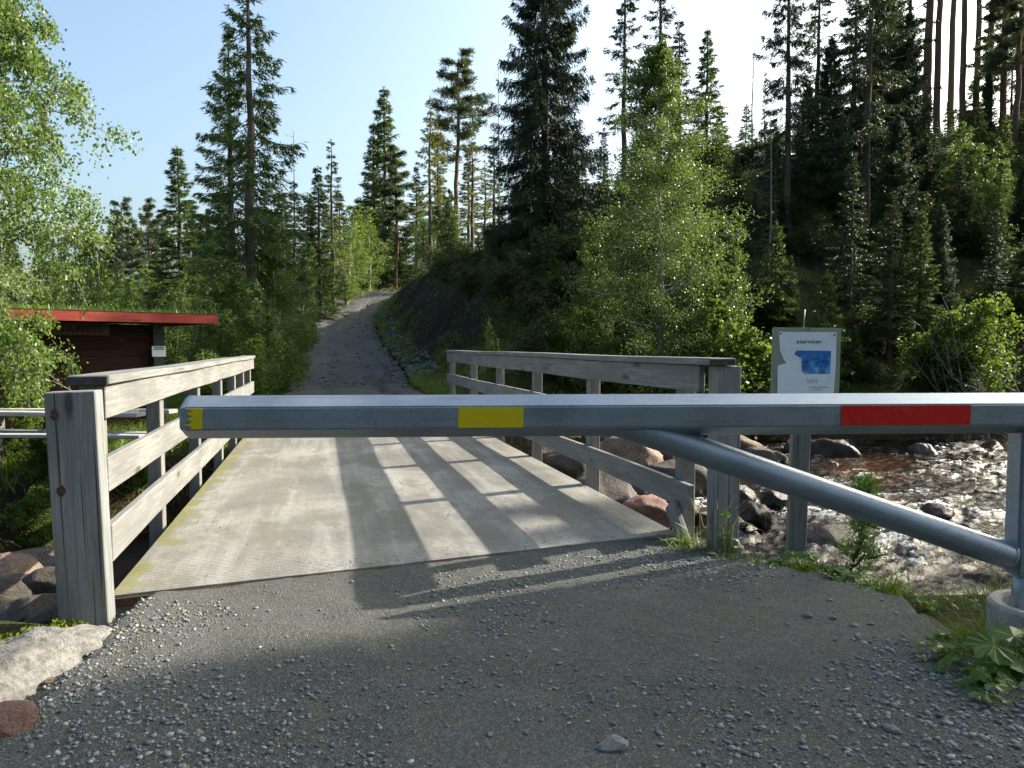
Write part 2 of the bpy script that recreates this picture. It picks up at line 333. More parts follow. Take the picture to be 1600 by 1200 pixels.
def height(x, y):
    x = np.asarray(x, float); y = np.asarray(y, float)
    d, sd_, hw = chan(x, y); far = sd_ < 0          # channel runs right to left: the far bank is on its right hand
    hw = hw + .5*fbm(x*.45, y*.45, 3, 21); s = d-hw
    rd, rs, rz = poly(x, y, RD); right = rs < 0; dr = rd-1.9
    n = fbm(x*.35, y*.35, 4, 3); n2 = fbm(x*1.3, y*1.3, 4, 9)
    near = -.09*sst(3.3, 2.3, np.abs(x-.3)) + .05*n2*sst(2.2, 4, np.hypot(x-.3, (y-2)*.7)) + .05*sst(2.6, 4, np.abs(x))
    ramp = sst(20, 29, y)
    A = rz + ramp*(3.3*sst(.2, 3.2, dr+.5*n2)+.55*np.maximum(0, dr-2.6)) + (1-ramp)*.28*np.maximum(0, dr-.8)
    B = -.75 + .62*np.maximum(0, s-.7+.6*n)
    u = x/np.maximum(y, 3)
    cap = np.interp(u, [-.3, -.15, -.11, .09, .3, .6, .72, .95], [7, 5.6, 6.0, 8.2, 11, 12.6, 12.2, 3.0])
    k = .9
    hill = -k*np.log(np.exp(-np.clip(A, -5, 40)/k)+np.exp(-np.clip(B, -5, 40)/k)+np.exp(-cap/k)) + .4
    hill = hill + (.8*n+.5*n2)*sst(1.5, 4, np.minimum(s, dr+1.5))
    lb = np.minimum(-.35+.05*np.maximum(0, y-13), 3.5)+.4*n
    left = rz-.12*sst(0, 1.5, dr) + (lb-rz)*sst(1.0, 9, dr) + .25*n2*sst(.5, 3, dr)
    farl = np.where(right, hill, left)
    farl = np.where(dr < 0, rz, farl)-.14*sst(.7, -.1, dr)
    land = np.where(far, farl, near)
    w = sst(-.1, 1.0, s)
    bed = -1.45+.25*n2
    h = bed+(land-bed)*w + .16*n2*np.clip(1-np.abs(s-.5)/1.2, 0, 1)
    a, c = ac(x, y)
    under = (c > -1.1) & (c < 2.5) & (a > 4.85+.125*(c+1.145)-.12) & (a < 14.1+.19*(c+1.1))
    return np.where(under, np.minimum(h, -.5), h)
def hz(x, y): return float(height(np.array([x]), np.array([y]))[0])
def steps(*seg):
    out = []
    for a, b, st in seg: out += list(np.arange(a, b-1e-6, st))
    return np.array(out)
gx = steps((-500, -60, 40), (-60, -14, 1.6), (-14, -5, .3), (-5, 16, .18), (16, 30, .5), (30, 60, 2), (60, 520, 46))
gy = steps((-120, -8, 14), (-8, 0, .5), (0, 20, .18), (20, 45, .35), (45, 80, .8), (80, 130, 5), (130, 620, 40))
def grid_mesh(name, gx, gy, f, smooth=True):
    X, Y = np.meshgrid(gx, gy); Z = f(X, Y); nx, ny = len(gx), len(gy)
    V = np.stack([X, Y, Z], -1).reshape(-1, 3); i = np.arange(nx*ny).reshape(ny, nx)
    F = np.stack([i[:-1, :-1], i[:-1, 1:], i[1:, 1:], i[1:, :-1]], -1).reshape(-1, 4)
    return quads_mesh(name, V, F, smooth), V, F
me, _, _ = grid_mesh('ground', gx, gy, height)
tag(link('ground', me, M['floor']), kind='structure')
# near gravel: fine sheet that runs up to (and into) the bridge's end and sinks out of sight at its ragged sides
def gravel_z(X, Y):
    h = height(X, Y); a, c = ac(X, Y)
    base = np.where(h < -.08, -.02, h)
    d, s_, hw = chan(X, Y); s = d-hw
    r = .35*fbm(X*1.4, Y*1.4, 4, 31)+.30*fbm(X*7, Y*7, 3, 33)
    left = X + 2.05 + .18*(Y-3.6) + r*.7                                # edge by the boulder
    rx = np.interp(Y, [0, 2.2, 3.2, 4.0, 4.6, 5.4, 6], [3.6, 3.0, 2.35, 2.15, 1.75, 1.35, 1.1])
    rgt = rx - X + r*.9
    e = np.minimum(left, rgt)
    z = .035 + .030*fbm(X*.9, Y*.9, 3, 5) + .022*fbm(X*5, Y*5, 4, 17) + .008*fbm(X*28, Y*28, 2, 44)
    z = -.03+z + .02*sst(4.4, 3.2, Y)
    under = sst(.0, .12, a-(4.44+.125*(c+1.145)))
    z = z*(1-under)-.03*under
    return np.where(e > 0, np.maximum(z, -.04), z) - .12*sst(.12, -.1, e) - 1.6*sst(-.1, -.9, e)
me, V, F = grid_mesh('gravel_road', np.arange(-3.2, 3.9, .035), np.arange(.3, 5.75, .035), gravel_z)
a_, c_ = ac(V[:, 0], V[:, 1]); bad = (a_ > 4.44+.125*(c_+1.145)+.16) 
keep = ~bad[F].any(1)
me = quads_mesh('gravel_road', V, F[keep], True)
tag(link('gravel_road', me, M['gravel']), kind='structure')
# far road: a strip that follows the line of the road
def road_strip():
    P = RD[1:12]; seg = np.hypot(*(np.diff(P[:, :2], axis=0).T)); cs = np.r_[0, np.cumsum(seg)]
    t = np.arange(-.4, cs[-1], .22); cx = np.interp(t, cs, P[:, 0]); cy = np.interp(t, cs, P[:, 1]); cz = np.interp(t, cs, P[:, 2])
    k = np.ones(25)/25
    sm = lambda v: np.convolve(np.pad(v, 12, mode='edge'), k, 'valid')
    cx, cy, cz = sm(cx), sm(cy), sm(cz); tx, ty = np.gradient(cx), np.gradient(cy); L = np.hypot(tx, ty); nx_, ny_ = ty/L, -tx/L
    w = np.linspace(-2.35, 2.35, 30); X = cx[:, None]+nx_[:, None]*w; Y = cy[:, None]+ny_[:, None]*w
    e = 2.0+.5*fbm(X*.8, Y*.8, 3, 51)-np.abs(w)[None, :]
    rut = -.09*np.exp(-((np.abs(w)-.75)/.25)**2)[None, :]*(fbm(X*.3, Y*.3, 2, 8)+.7)
    Z = cz[:, None]+.06+rut+.10*fbm(X*1.9, Y*1.9, 4, 12)-.4*sst(.15, -.4, e)-.02*(w**2)[None, :]*.3
    er = np.exp(-((w[None, :]-1.15-.3*np.sin(t*.5)[:, None])/.12)**2)*sst(.0, .2, fbm(t*.25, t*0, 2, 3)+.12)[:, None]; Z = Z-.2*er+.03
    i = np.arange(X.size).reshape(X.shape)
    return quads_mesh('forest_road', np.stack([X, Y, Z], -1).reshape(-1, 3), np.stack([i[:-1, :-1], i[:-1, 1:], i[1:, 1:], i[1:, :-1]], -1).reshape(-1, 4), True)
tag(link('forest_road', road_strip(), M['gravel_far']), kind='structure')

# ------------------------------------------------------------------ water
WZ = -1.0
def water_mesh():
    gx = steps((-40, -8, 1.0), (-8, -1, .16), (-1, 16, .045), (16, 30, .4), (30, 60, 2)); gy = steps((-10, 2, .8), (2, 4.2, .25), (4.2, 5.5, .06), (5.5, 19.8, .045), (19.8, 23, .4))
    X, Y = np.meshgrid(gx, gy)
    # rough coordinates along the flow
    U = (X*.93+Y*.36); W = (-X*.36+Y*.93)
    wx = fbm(X*.6, Y*.6, 2, 71)*1.6; wy = fbm(X*.6, Y*.6, 2, 72)*1.6
    r1 = 1-np.abs(fbm(U*.7+wx, W*1.5+wy, 3, 61))*4.5; r2 = 1-np.abs(fbm(U*2.0+wx*2, W*4.4+wy*2, 3, 62))*4.5; r3 = 1-np.abs(fbm(U*5, W*12, 2, 63))*4
    r4 = 1-np.abs(fbm(U*11+wx*3, W*19+wy*3, 2, 69))*4
    calm = sst(.14, -.10, fbm(U*.45, W*.8, 3, 66))*.6 + .4
    side = sst(-3.2, 1.2, X)*.85+.15
    Z = WZ + side*calm*(.05*r1+.055*r2+.045*r3+.026*r4-.06)
    fp = sst(-.10, .16, fbm(U*.35, W*.6, 3, 68))
    foam_glint = np.clip(.25*r1+.45*r2+.5*r3+.45*r4-.55, 0, 1)*(.5+.5*fp)*(.5+.5*calm)*side*1.15
    i = np.arange(X.size).reshape(X.shape)
    F = np.stack([i[:-1, :-1], i[:-1, 1:], i[1:, 1:], i[1:, :-1]], -1).reshape(-1, 4)
    V = np.stack([X, Y, Z], -1).reshape(-1, 3)
    d, s_, hw = chan(X, Y); k = ((d-hw).ravel() < 1.6)[F].any(1)
    me = quads_mesh('river', V, F[k], True)
    at_ = me.attributes.new('foam_glint', 'FLOAT', 'POINT'); at_.data.foreach_set('value', foam_glint.ravel().astype(np.float32))
    return me
tag(link('river', water_mesh(), M['water']), kind='structure')

# ------------------------------------------------------------------ box and tube builders
def box_me(name, sx, sy, sz, bev=.006, seg=1, jit=0.0, cuts=0, seed=0):
    bm = bmesh.new(); bmesh.ops.create_cube(bm, size=1)
    for v in bm.verts: v.co = Vector((v.co.x*sx, v.co.y*sy, v.co.z*sz))
    if bev: bmesh.ops.bevel(bm, geom=bm.edges[:], offset=bev, segments=seg, affect='EDGES')
    if cuts:
        for i in range(1, cuts):
            x = -sx/2+sx*i/cuts
            bmesh.ops.bisect_plane(bm, geom=bm.verts[:]+bm.edges[:]+bm.faces[:], plane_co=(x, 0, 0), plane_no=(1, 0, 0))
        r = random.Random(seed); ph = r.random()*6
        for v in bm.verts:
            v.co.y += jit*math.sin(v.co.x*2.1+ph); v.co.z += jit*math.sin(v.co.x*1.3+ph*2)
    me = bpy.data.meshes.new(name); bm.to_mesh(me); bm.free(); return me
def tube_arrays(P, r, k=6, cap=False):
    P = np.asarray(P, float); r = np.asarray(r, float); n = len(P)
    T = unit(np.gradient(P, axis=0)); ref = np.where(np.abs(T[:, 2:3]) > .9, [[1., 0, 0]], [[0, 0, 1.]])
    A = unit(np.cross(T, ref)); B = np.cross(T, A)
    an = np.linspace(0, 2*math.pi, k, endpoint=False)
    V = P[:, None]+r[:, None, None]*(A[:, None]*np.cos(an)[None, :, None]+B[:, None]*np.sin(an)[None, :, None])
    i = np.arange(n*k).reshape(n, k); j = np.roll(i, -1, 1)
    F = np.stack([i[:-1], j[:-1], j[1:], i[1:]], -1).reshape(-1, 4)
    return V.reshape(-1, 3), F
class Wood:
    def __init__(s): s.V = []; s.F = []; s.n = 0
    def tube(s, P, r, k=6):
        v, f = tube_arrays(P, r, k); s.V.append(v); s.F.append(f+s.n); s.n += len(v)
    def mesh(s, name): return quads_mesh(name, np.concatenate(s.V), np.concatenate(s.F), True)
def cyl_me(name, r1, r2, h, k=24, bev=0):
    bm = bmesh.new(); bmesh.ops.create_cone(bm, cap_ends=True, segments=k, radius1=r1, radius2=r2, depth=h)
    if bev:
        bmesh.ops.bevel(bm, geom=[e for e in bm.edges if abs(e.verts[0].co.z-e.verts[1].co.z) < 1e-6], offset=bev, segments=2, affect='EDGES')
    for f in bm.faces: f.smooth = len(f.verts) == 4
    me = bpy.data.meshes.new(name); bm.to_mesh(me); bm.free(); return me
def prism_me(name, pts, y0, y1):
    """outline in XZ, thickness along Y"""
    bm = bmesh.new(); a = [bm.verts.new((x, y0, z)) for x, z in pts]; f = bm.faces.new(a)
    r = bmesh.ops.extrude_face_region(bm, geom=[f])
    for v in r['geom']:
        if isinstance(v, bmesh.types.BMVert): v.co.y = y1
    bmesh.ops.recalc_face_normals(bm, faces=bm.faces[:]); bmesh.ops.triangulate(bm, faces=[f for f in bm.faces if len(f.verts) > 4])
    me = bpy.data.meshes.new(name); bm.to_mesh(me); bm.free(); return me
def text_me(name, s, size, depth=.001, bold=0.0):
    cu = bpy.data.curves.new(name, 'FONT'); cu.body = s; cu.size = size; cu.extrude = depth; cu.offset = bold; cu.space_character = 1.08; cu.align_x = 'CENTER'; cu.align_y = 'CENTER'; cu.resolution_u = 3
    o = bpy.data.objects.new(name, cu); COL.objects.link(o); bpy.context.view_layer.update()
    me = bpy.data.meshes.new_from_object(o.evaluated_get(bpy.context.evaluated_depsgraph_get())); bpy.data.objects.remove(o); me.name = name
    return me

# ------------------------------------------------------------------ the bridge
ANG = math.atan2(BD[1], BD[0])
bridge = empty('timber_bridge', (*xy(9.5, .7), 0), 0)
tag(bridge, 'bridge with a worn ribbed deck between grey timber railings', 'bridge')
bo = Vector(bridge.location)
def bpart(name, me, mat, a, c, z, rot=None, parent=None):
    x, y = xy(a, c); o = link(name, me, mat, bridge); o.location = Vector((x, y, z))-bo
    o.rotation_euler = rot or (0, 0, ANG); return o
def deck_me():
    bm = bmesh.new(); rows = 60; cols = 24; top = []
    for i in range(rows+1):
        row = []
        for j in range(cols+1):
            c = -1.145+3.68*j/cols; a0 = 4.44+.125*(c+1.145); a1 = 14.2+.19*(c+1.145); a = a0+(a1-a0)*i/rows
            z = .02+.006*float(fbm(np.array([a*1.3]), np.array([c*1.3]), 2, 4)[0])
            row.append(bm.verts.new((a, -c, z)))
        top.append(row)
    for i in range(rows):
        for j in range(cols): bm.faces.new((top[i][j], top[i+1][j], top[i+1][j+1], top[i][j+1]))
    ring = [top[0][j] for j in range(cols+1)]+[top[i][cols] for i in range(1, rows+1)]+[top[rows][j] for j in range(cols-1, -1, -1)]+[top[i][0] for i in range(rows-1, 0, -1)]
    low = [bm.verts.new((v.co.x, v.co.y, -.13)) for v in ring]
    for i in range(len(ring)):
        j = (i+1) % len(ring); bm.faces.new((ring[i], ring[j], low[j], low[i]))
    bm.faces.new(low)
    bmesh.ops.recalc_face_normals(bm, faces=bm.faces[:])
    me = bpy.data.meshes.new('deck'); bm.to_mesh(me); bm.free(); return me
dk = link('deck', deck_me(), M['deck'], bridge); dk.location = -bo; dk.matrix_local = Matrix.Translation(-bo) @ Matrix.Rotation(ANG, 4, 'Z')
for c in (-.6, .7, 2.0): bpart('beam', box_me('beam', 9.6, .22, .42, .01), M['rust'], 9.55+.15*c, c, -.36)
# rusty steel edge strip along the near end of the deck
p0 = Vector((*xy(4.44, -1.145), 0)); p1 = Vector((*xy(4.90, 2.535), 0)); ev = p1-p0
es = link('edge_strip', box_me('edge_strip', ev.length, .012, .045, .002), M['rust'], bridge, (p0+p1)/2-bo+Vector((0, 0, -.018))-Vector((-ev.y, ev.x, 0)).normalized()*.010, (0, 0, math.atan2(ev.y, ev.x)))
nb = [0]
def board(name, a0, a1, c, z0, z1, th=.048, mat='wood', jit=.004):
    nb[0] += 1
    return bpart(name, box_me(name, a1-a0, th, z1-z0, .005, 1, jit, 8, nb[0]), M[mat], (a0+a1)/2, c, (z0+z1)/2)
def post(a, c, z0, z1, sa=.13, sc=.10, mat='wood', name='post'):
    h = z1-z0; me = box_me(name, h, sc, sa, .005)
    x, y = xy(a, c); o = link(name, me, M[mat], bridge); o.location = Vector((x, y, (z0+z1)/2))-bo
    o.rotation_euler = (Matrix.Rotation(ANG, 3, 'Z') @ Matrix.Rotation(-math.pi/2, 3, 'Y')).to_euler(); return o
# left railing
for a in (4.60, 6.18, 7.98, 9.73, 11.24, 12.45, 13.62): post(a, -1.243, -.55, 1.186)
for (z0, z1, ce) in ((1.005, 1.188, 4.47), (.592, .785, 4.47), (.195, .405, 4.5)):
    for a0, a1 in ((ce, 9.0), (9.004, 13.72)): board('rail_board', a0, a1, -1.167, z0, z1)
for a0, a1 in ((4.40, 8.1), (8.104, 13.74)): cb = board('cap_board', a0, a1, -1.215, 1.190, 1.238, .205)
link('tarred_end', box_me('tarred_end', .012, .20, .047, .003), M['tar'], bridge, Vector((*xy(4.392, -1.215), 1.214))-bo, (0, 0, ANG))
ep = post(4.27, -1.215, -.95, 1.168, .14, .235, 'wood_post', 'end_post')
ep.rotation_euler = (Matrix.Rotation(ANG, 3, 'Z') @ Matrix.Rotation(R(-1.6), 3, 'X') @ Matrix.Rotation(-math.pi/2, 3, 'Y')).to_euler(); ep['label'] = 'thick grey end post with knots and rusty bolts'
def on_post(name, me, mat, dc, z):      # fixed to the end post's front face (its local +Z side)
    o = link(name, me, mat, ep); o.location = (z-.109, dc, .0715); return o
for dc, z in ((.073, 1.05), (.066, .66)):
    rr_ = random.Random(int(z*100)); st_o = on_post('rust_stain', prism_me('rust_stain', [((.016+.013*rr_.random())*1.3*math.cos(q*.4488), (.012+.012*rr_.random())*math.sin(q*.4488)) for q in range(14)], 0, .0016), M['rust'], dc, z); st_o.rotation_euler = (-math.pi/2, 0, 0)
    on_post('bolt', cyl_me('bolt', .011, .011, .012, 10), M['bolt'], dc+.004, z)
# right railing
for a in (4.97, 6.90, 8.87, 10.85, 12.83, 15.02): post(a, 2.632, -.75, 1.268)
for (z0, z1, a0_) in ((1.08, 1.266, 4.60), (.65, .833, 4.72), (.225, .41, 4.72)):
    for a0, a1 in ((a0_, 10.1), (10.104, 15.1)): board('rail_board', a0, a1, 2.556, z0, z1)
for a0, a1 in ((4.42, 9.3), (9.304, 15.12)): board('cap_board', a0, a1, 2.605, 1.270, 1.318, .19)
link('tarred_end', box_me('tarred_end', .012, .186, .048, .003), M['tar'], bridge, Vector((*xy(4.412, 2.605), 1.294))-bo, (0, 0, ANG))
post(4.50, 2.672, -.45, 1.267, .15, .165, 'wood_post', 'end_post')
br = link('brace_board', box_me('brace_board', .52, .045, .13, .005), M['wood'], bridge, Vector((*xy(4.74, 2.49), .05))-bo); br.rotation_euler = (Matrix.Rotation(ANG, 3, 'Z') @ Matrix.Rotation(R(-48), 3, 'Y')).to_euler(); br.rotation_euler[1] = br.rotation_euler[1]
br.rotation_euler = (Matrix.Rotation(ANG+math.pi, 3, 'Z') @ Matrix.Rotation(R(46), 3, 'Y')).to_euler()

# ------------------------------------------------------------------ the barrier
BX0, BX1 = -1.475, 2.85
by = lambda x: 3.317+(x+1.475)*.054
BZ = 1.08; BS = .1
bar_rz = math.atan(.054)
barrier = empty('road_barrier', (2.46, by(2.46), .2), bar_rz)
tag(barrier, 'long galvanised steel boom barrier closing the road before the bridge', 'barrier')
def lb(x): return (x-2.46)/math.cos(bar_rz)
def boom_me():
    L0, L1 = lb(BX0), lb(BX1); bm = bmesh.new(); rings = []
    for x, k in ((L0, .86), (L0+.016, .97), (L0+.035, 1.0), (L0+.9, 1), (-1.3, 1), (0, 1), (L1, 1.0)):
        rings.append([bm.verts.new((x, -k*BS*math.sin(q), k*BS*math.cos(q))) for q in (math.pi/3*i for i in range(6))])
    for a, b in zip(rings, rings[1:]):
        for i in range(6): bm.faces.new((a[i], a[(i+1) % 6], b[(i+1) % 6], b[i]))
    bm.faces.new(rings[0]); bm.faces.new(rings[-1])
    bmesh.ops.recalc_face_normals(bm, faces=bm.faces[:])
    long = [e for e in bm.edges if abs(e.verts[0].co.x-e.verts[1].co.x) > .2]
    bmesh.ops.bevel(bm, geom=long, offset=.006, segments=2, affect='EDGES')
    me = bpy.data.meshes.new('boom'); bm.to_mesh(me); bm.free(); return me
link('boom', boom_me(), M['galv'], barrier, (0, 0, BZ-.2))
fy = -BS*math.sin(math.pi/3)
def patch(x0, x1, mat, label, torn=False):
    z = BS/2-.004; n = 26; r = random.Random(3)
    if torn: pts = [(lb(x0)+(.012*math.sin(i*.9)+.014+r.random()*.022), -z+2*z*i/n) for i in range(n+1)]
    else: pts = [(lb(x0), -z), (lb(x0)+.003, z)]
    pts += [(lb(x1)+.002, z), (lb(x1), -z)]
    o = link('reflective_sheet', prism_me('reflective_sheet', pts, fy-.0035, fy-.0010), mat, barrier, (0, 0, BZ-.2)); o['label'] = label
patch(-1.452, -1.372, M['yellow'], 'torn yellow reflective sheet at the free end', True)
patch(-.247, .046, M['yellow'], 'yellow reflective sheet'); patch(1.515, 2.135, M['red'], 'scratched long red reflective sheet')
w = Wood()
s0 = Vector((lb(.42), 0, 1.07-.2)); s1 = Vector((lb(2.405), 0, .385-.2)); w.tube([s0, s0.lerp(s1, .5), s1], [.066]*3, 24)
link('strut', w.mesh('strut'), M['galv'], barrier)
tv = (s1-s0).normalized(); w = Wood(); w.tube([s1-tv*.006, s1+tv*.004], [.071, .074], 24); link('weld_bead', w.mesh('weld_bead'), M['galv'], barrier)
link('upright', box_me('upright', .11, .11, .71, .012, 2), M['galv'], barrier, (lb(2.475), 0, .645-.2))
link('pivot', cyl_me('pivot', .035, .035, .30, 16), M['galv'], barrier, (lb(2.475), 0, .20-.2))
fr = bmesh.new()
bmr = [(.24, -.5), (.24, .19), (.225, .205), (.19, .205), (.18, .19), (.178, .14), (.02, .14)]
vs = [[fr.verts.new((r_*math.cos(t), r_*math.sin(t), z_)) for t in (2*math.pi*i/32 for i in range(32))] for r_, z_ in bmr]
for a_, b_ in zip(vs, vs[1:]):
    for i in range(32): fr.faces.new((a_[i], a_[(i+1) % 32], b_[(i+1) % 32], b_[i]))
bmesh.ops.recalc_face_normals(fr, faces=fr.faces[:])
me = bpy.data.meshes.new('concrete_ring'); fr.to_mesh(me); fr.free()
for p in me.polygons: p.use_smooth = False
tag(link('concrete_ring', me, M['concrete'], None, (2.60, by(2.44), -.06)), 'round concrete footing ring under the barrier upright', 'footing')

# ------------------------------------------------------------------ information sign
SY = 5.0
sg = empty('information_sign', (at(1248, 541, SY).x, SY, hz(at(1248, 541, SY).x, SY))); sgo = Vector(sg.location)
tag(sg, 'olive sign board on a grey post with a torn white notice', 'sign')
def sgat(px, py, dy=0): v = at(px, py, SY)-sgo; v.y += dy; return v
c = sgat(1248, 740); top = sgat(1248, 640).z; bot = -.35
me = box_me('post', top-bot, .06, .125, .006); o = link('post', me, M['wood_old'], sg, (c.x, .02, (top+bot)/2)); o.rotation_euler = (0, -math.pi/2+R(1.2), 0)
tl, tr_, bl = sgat(1206, 512), sgat(1312, 512), sgat(1203, 648)
cx = (sgat(1204.5, 512).x+sgat(1310, 512).x)/2; w_ = (1310-1204)/FPX*SY; h_ = (tl.z-bl.z); cz_ = (tl.z+bl.z)/2
bd = link('board', box_me('board', w_, .022, h_, .006, 2), M['board'], sg, (cx, -.028, cz_)); bd.rotation_euler = (0, R(.6), 0)
def pp(px, py): v = sgat(px, py); return (v.x-cx, v.z-cz_)
crop = lambda cx_, cy_: pp(1180+cx_*.125, 490+cy_*.125)
up = [crop(*q) for q in ((265, 228), (985, 235), (975, 600), (950, 990), (930, 1180), (700, 1180), (620, 985), (520, 870), (430, 700), (380, 640), (330, 570), (283, 465), (275, 330))]
lo = [crop(*q) for q in ((250, 650), (300, 632), (350, 618), (420, 655), (480, 700), (600, 830), (640, 990), (690, 1180), (246, 1180))]
pa = link('notice_paper', prism_me('notice_paper', up, -.0125, -.0135), M['paper'], sg, (cx, -.028, cz_)); pa['label'] = 'torn white paper with a heading and a blue picture'
pb = link('notice_paper', prism_me('notice_paper', lo, -.0150, -.0165), M['paper'], sg, (cx, -.028, cz_)); pb['label'] = 'loose lower left flap of the torn paper'
pb.rotation_euler = (R(-.8), 0, 0)
tx = link('heading', text_me('heading', 'eterveien', .0365, .0003, .0004), M['ink'], pa); v = crop(640, 352); tx.location = (v[0], -.0145, v[1]); tx.rotation_euler = (math.pi/2, 0, 0)
tx.scale = (1.12, 1, 1)
pic = [crop(*q) for q in ((455, 505), (490, 460), (915, 465), (903, 750), (590, 750), (553, 715), (545, 560), (520, 545))]
link('picture', prism_me('picture', pic, -.0140, -.0146), M['picture'], pa)
for (x0, x1, y) in ((612, 752, 828), (620, 750, 853), (640, 890, 916), (695, 805, 940)):
    r = random.Random(y); x = x0
    while x < x1:
        wl = min(r.uniform(18, 52), x1-x); q = [crop(x, y-4), crop(x+wl, y-4), crop(x+wl, y+4), crop(x, y+4)]
        link('faded_line', prism_me('faded_line', q, -.0140, -.0144), M['ink2'], pa); x += wl+9
for q in ((632, 200), (288, 250), (958, 265)):
    v = crop(*q); s_ = link('screw', cyl_me('screw', .007, .006, .008, 10), M['bolt'], sg, (cx+v[0], -.043, cz_+v[1]), (math.pi/2, 0, 0))
rt = sgat(1255, 486); link('rod', cyl_me('rod', .0035, .0035, .16, 8), M['galv'], sg, (rt.x, -.02, rt.z-.07), (0, R(2), 0))

# ------------------------------------------------------------------ rocks
def rock_me(name, seed, sub=4, flat=(1, .8, .6), rough=.35, planes=7):
    r = random.Random(seed); bm = bmesh.new(); bmesh.ops.create_icosphere(bm, subdivisions=sub, radius=1)
    P = np.array([v.co[:] for v in bm.verts])
    for i in range(planes):
        d = unit(np.array([r.gauss(0, 1), r.gauss(0, 1), r.gauss(0, 1)])); k = r.uniform(.55, .85); q = P@d; P = P-np.maximum(q-k, 0)[:, None]*d*.92
    n = fbm(P[:, 0]*1.7+seed*3+P[:, 2], P[:, 1]*1.7-seed+P[:, 2]*.7, 4, seed)+.5*fbm(P[:, 0]*5+P[:, 2]*3, P[:, 1]*5-P[:, 2]*2, 3, seed+3)
    P = P*(1+rough*n)[:, None]*np.array(flat)*.58
    for v, p in zip(bm.verts, P): v.co = p
    for f in bm.faces: f.smooth = sub > 3
    me = bpy.data.meshes.new(name); bm.to_mesh(me); bm.free(); return me
RK = [rock_me('boulder', 100+i, 4, (1, random.uniform(.7, .95), random.uniform(.5, .75))) for i in range(7)]
RKM = {}
def boulder(pos, size, mat, label, k=0, group=None, rot=None, sc=(1, 1, 1), name='boulder'):
    key = (k, mat)
    if key not in RKM: me = RK[k].copy(); me.materials.append(M[mat]); RKM[key] = me
    o = link(name, RKM[key]); o.location = pos; o.scale = [size*q for q in sc]; o.rotation_euler = rot or (random.uniform(-.2, .2), random.uniform(-.2, .2), random.uniform(0, 6.28))
    return tag(o, label, 'boulder' if name == 'boulder' else 'stone', group)
# the ones below the right railing and in the river
boulder(at(985, 712, 13.2), 1.05, 'rock_brown', 'big tan boulder lit by the sun under the bridge railing', 0, rot=(.1, .1, .4))
boulder(at(1015, 802, 8.6), .62, 'rock_red', 'flat reddish stone just beside the deck edge', 2, rot=(.2, .1, .9), sc=(1, 1, .8))
boulder(at(1062, 745, 12.0), .9, 'rock_dark', 'dark boulder next to the tan boulder under the railing', 1)
boulder(at(892, 728, 12.6), .95, 'rock_dark', 'brown boulder behind dry grass at the far abutment', 3)
boulder(at(1295, 715, 16.0), 1.35, 'rock_wet', 'large dark wet boulder standing in the river behind the sign post', 4, rot=(0, .15, .3), sc=(1, .8, .85))
boulder(at(1282, 842, 8.9), .75, 'rock_wet', 'dark red wet stone in the rapids at the foot of the sign post', 5)
boulder(at(1165, 700, 15.5), .8, 'rock_brown', 'tan stone at the water edge beside the right end post', 6)
for i, (px, py, Y, s_, k, mt) in enumerate([(1090, 812, 9.8, .5, 1, 'rock_wet'), (1180, 806, 9.4, .5, 4, 'rock_wet'), (1150, 780, 10.4, .5, 2, 'rock_wet'), (1210, 780, 10.6, .4, 0, 'rock_wet'), (1195, 715, 15.0, .9, 3, 'rock_dark'), (1240, 700, 16.5, .7, 1, 'rock_dark'),
        (1500, 708, 17.0, 1.0, 5, 'rock_wet'), (1545, 706, 17.3, .8, 6, 'rock_wet'), (1440, 712, 16.4, .7, 2, 'rock_wet'), (1350, 745, 14.0, .6, 3, 'rock_wet'), (1130, 735, 13.5, .7, 5, 'rock_dark'), (945, 768, 10.2, .9, 6, 'rock_dark'), (1050, 788, 9.9, .8, 0, 'rock_wet'), (870, 712, 13.4, .8, 1, 'rock_brown'), (1000, 770, 10.8, .8, 3, 'rock_dark'), (960, 700, 14.6, .7, 2, 'rock_dark'), (1035, 700, 14.4, .8, 6, 'rock_brown')]):
    boulder(at(px, py, Y), s_*.95, mt, 'dark wet rock in the rushing river' if mt == 'rock_wet' else 'rock of the bank beneath the right railing', k, 'rocks in the river' if mt == 'rock_wet' else 'rocks beneath the right railing')
gr_ = np.random.default_rng(41); k_n = 0
while k_n < 34:
    x = gr_.uniform(.8, 10); y = gr_.uniform(6.2, 18); u = x/y
    if u > .69 or float(chan(np.array([x]), np.array([y]))[0][0]-chan(np.array([x]), np.array([y]))[2][0]) > .2: continue
    if x > 4 and gr_.random() < .6: continue
    k_n += 1; boulder((x, y, WZ-.05), gr_.uniform(.22, .55), 'rock_wet', 'dark wet rock in the rushing river', int(gr_.integers(0, 7)), 'rocks in the river')
# in the shaded channel by the left end post
for i, (px, py, Y, s_, k) in enumerate([(15, 905, 6.4, .55, 0), (50, 960, 5.6, .42, 1), (85, 925, 6.0, .45, 2), (95, 900, 6.4, .3, 3), (30, 940, 6.0, .5, 4), (60, 880, 6.9, .5, 5), (90, 960, 5.5, .35, 6), (-15, 950, 5.7, .5, 2)]):
    boulder(at(px, py, Y), s_*1.1, 'rock_dark' if k else 'rock_brown', 'stone in the shaded channel left of the thick end post', k, 'stones in the shaded channel')
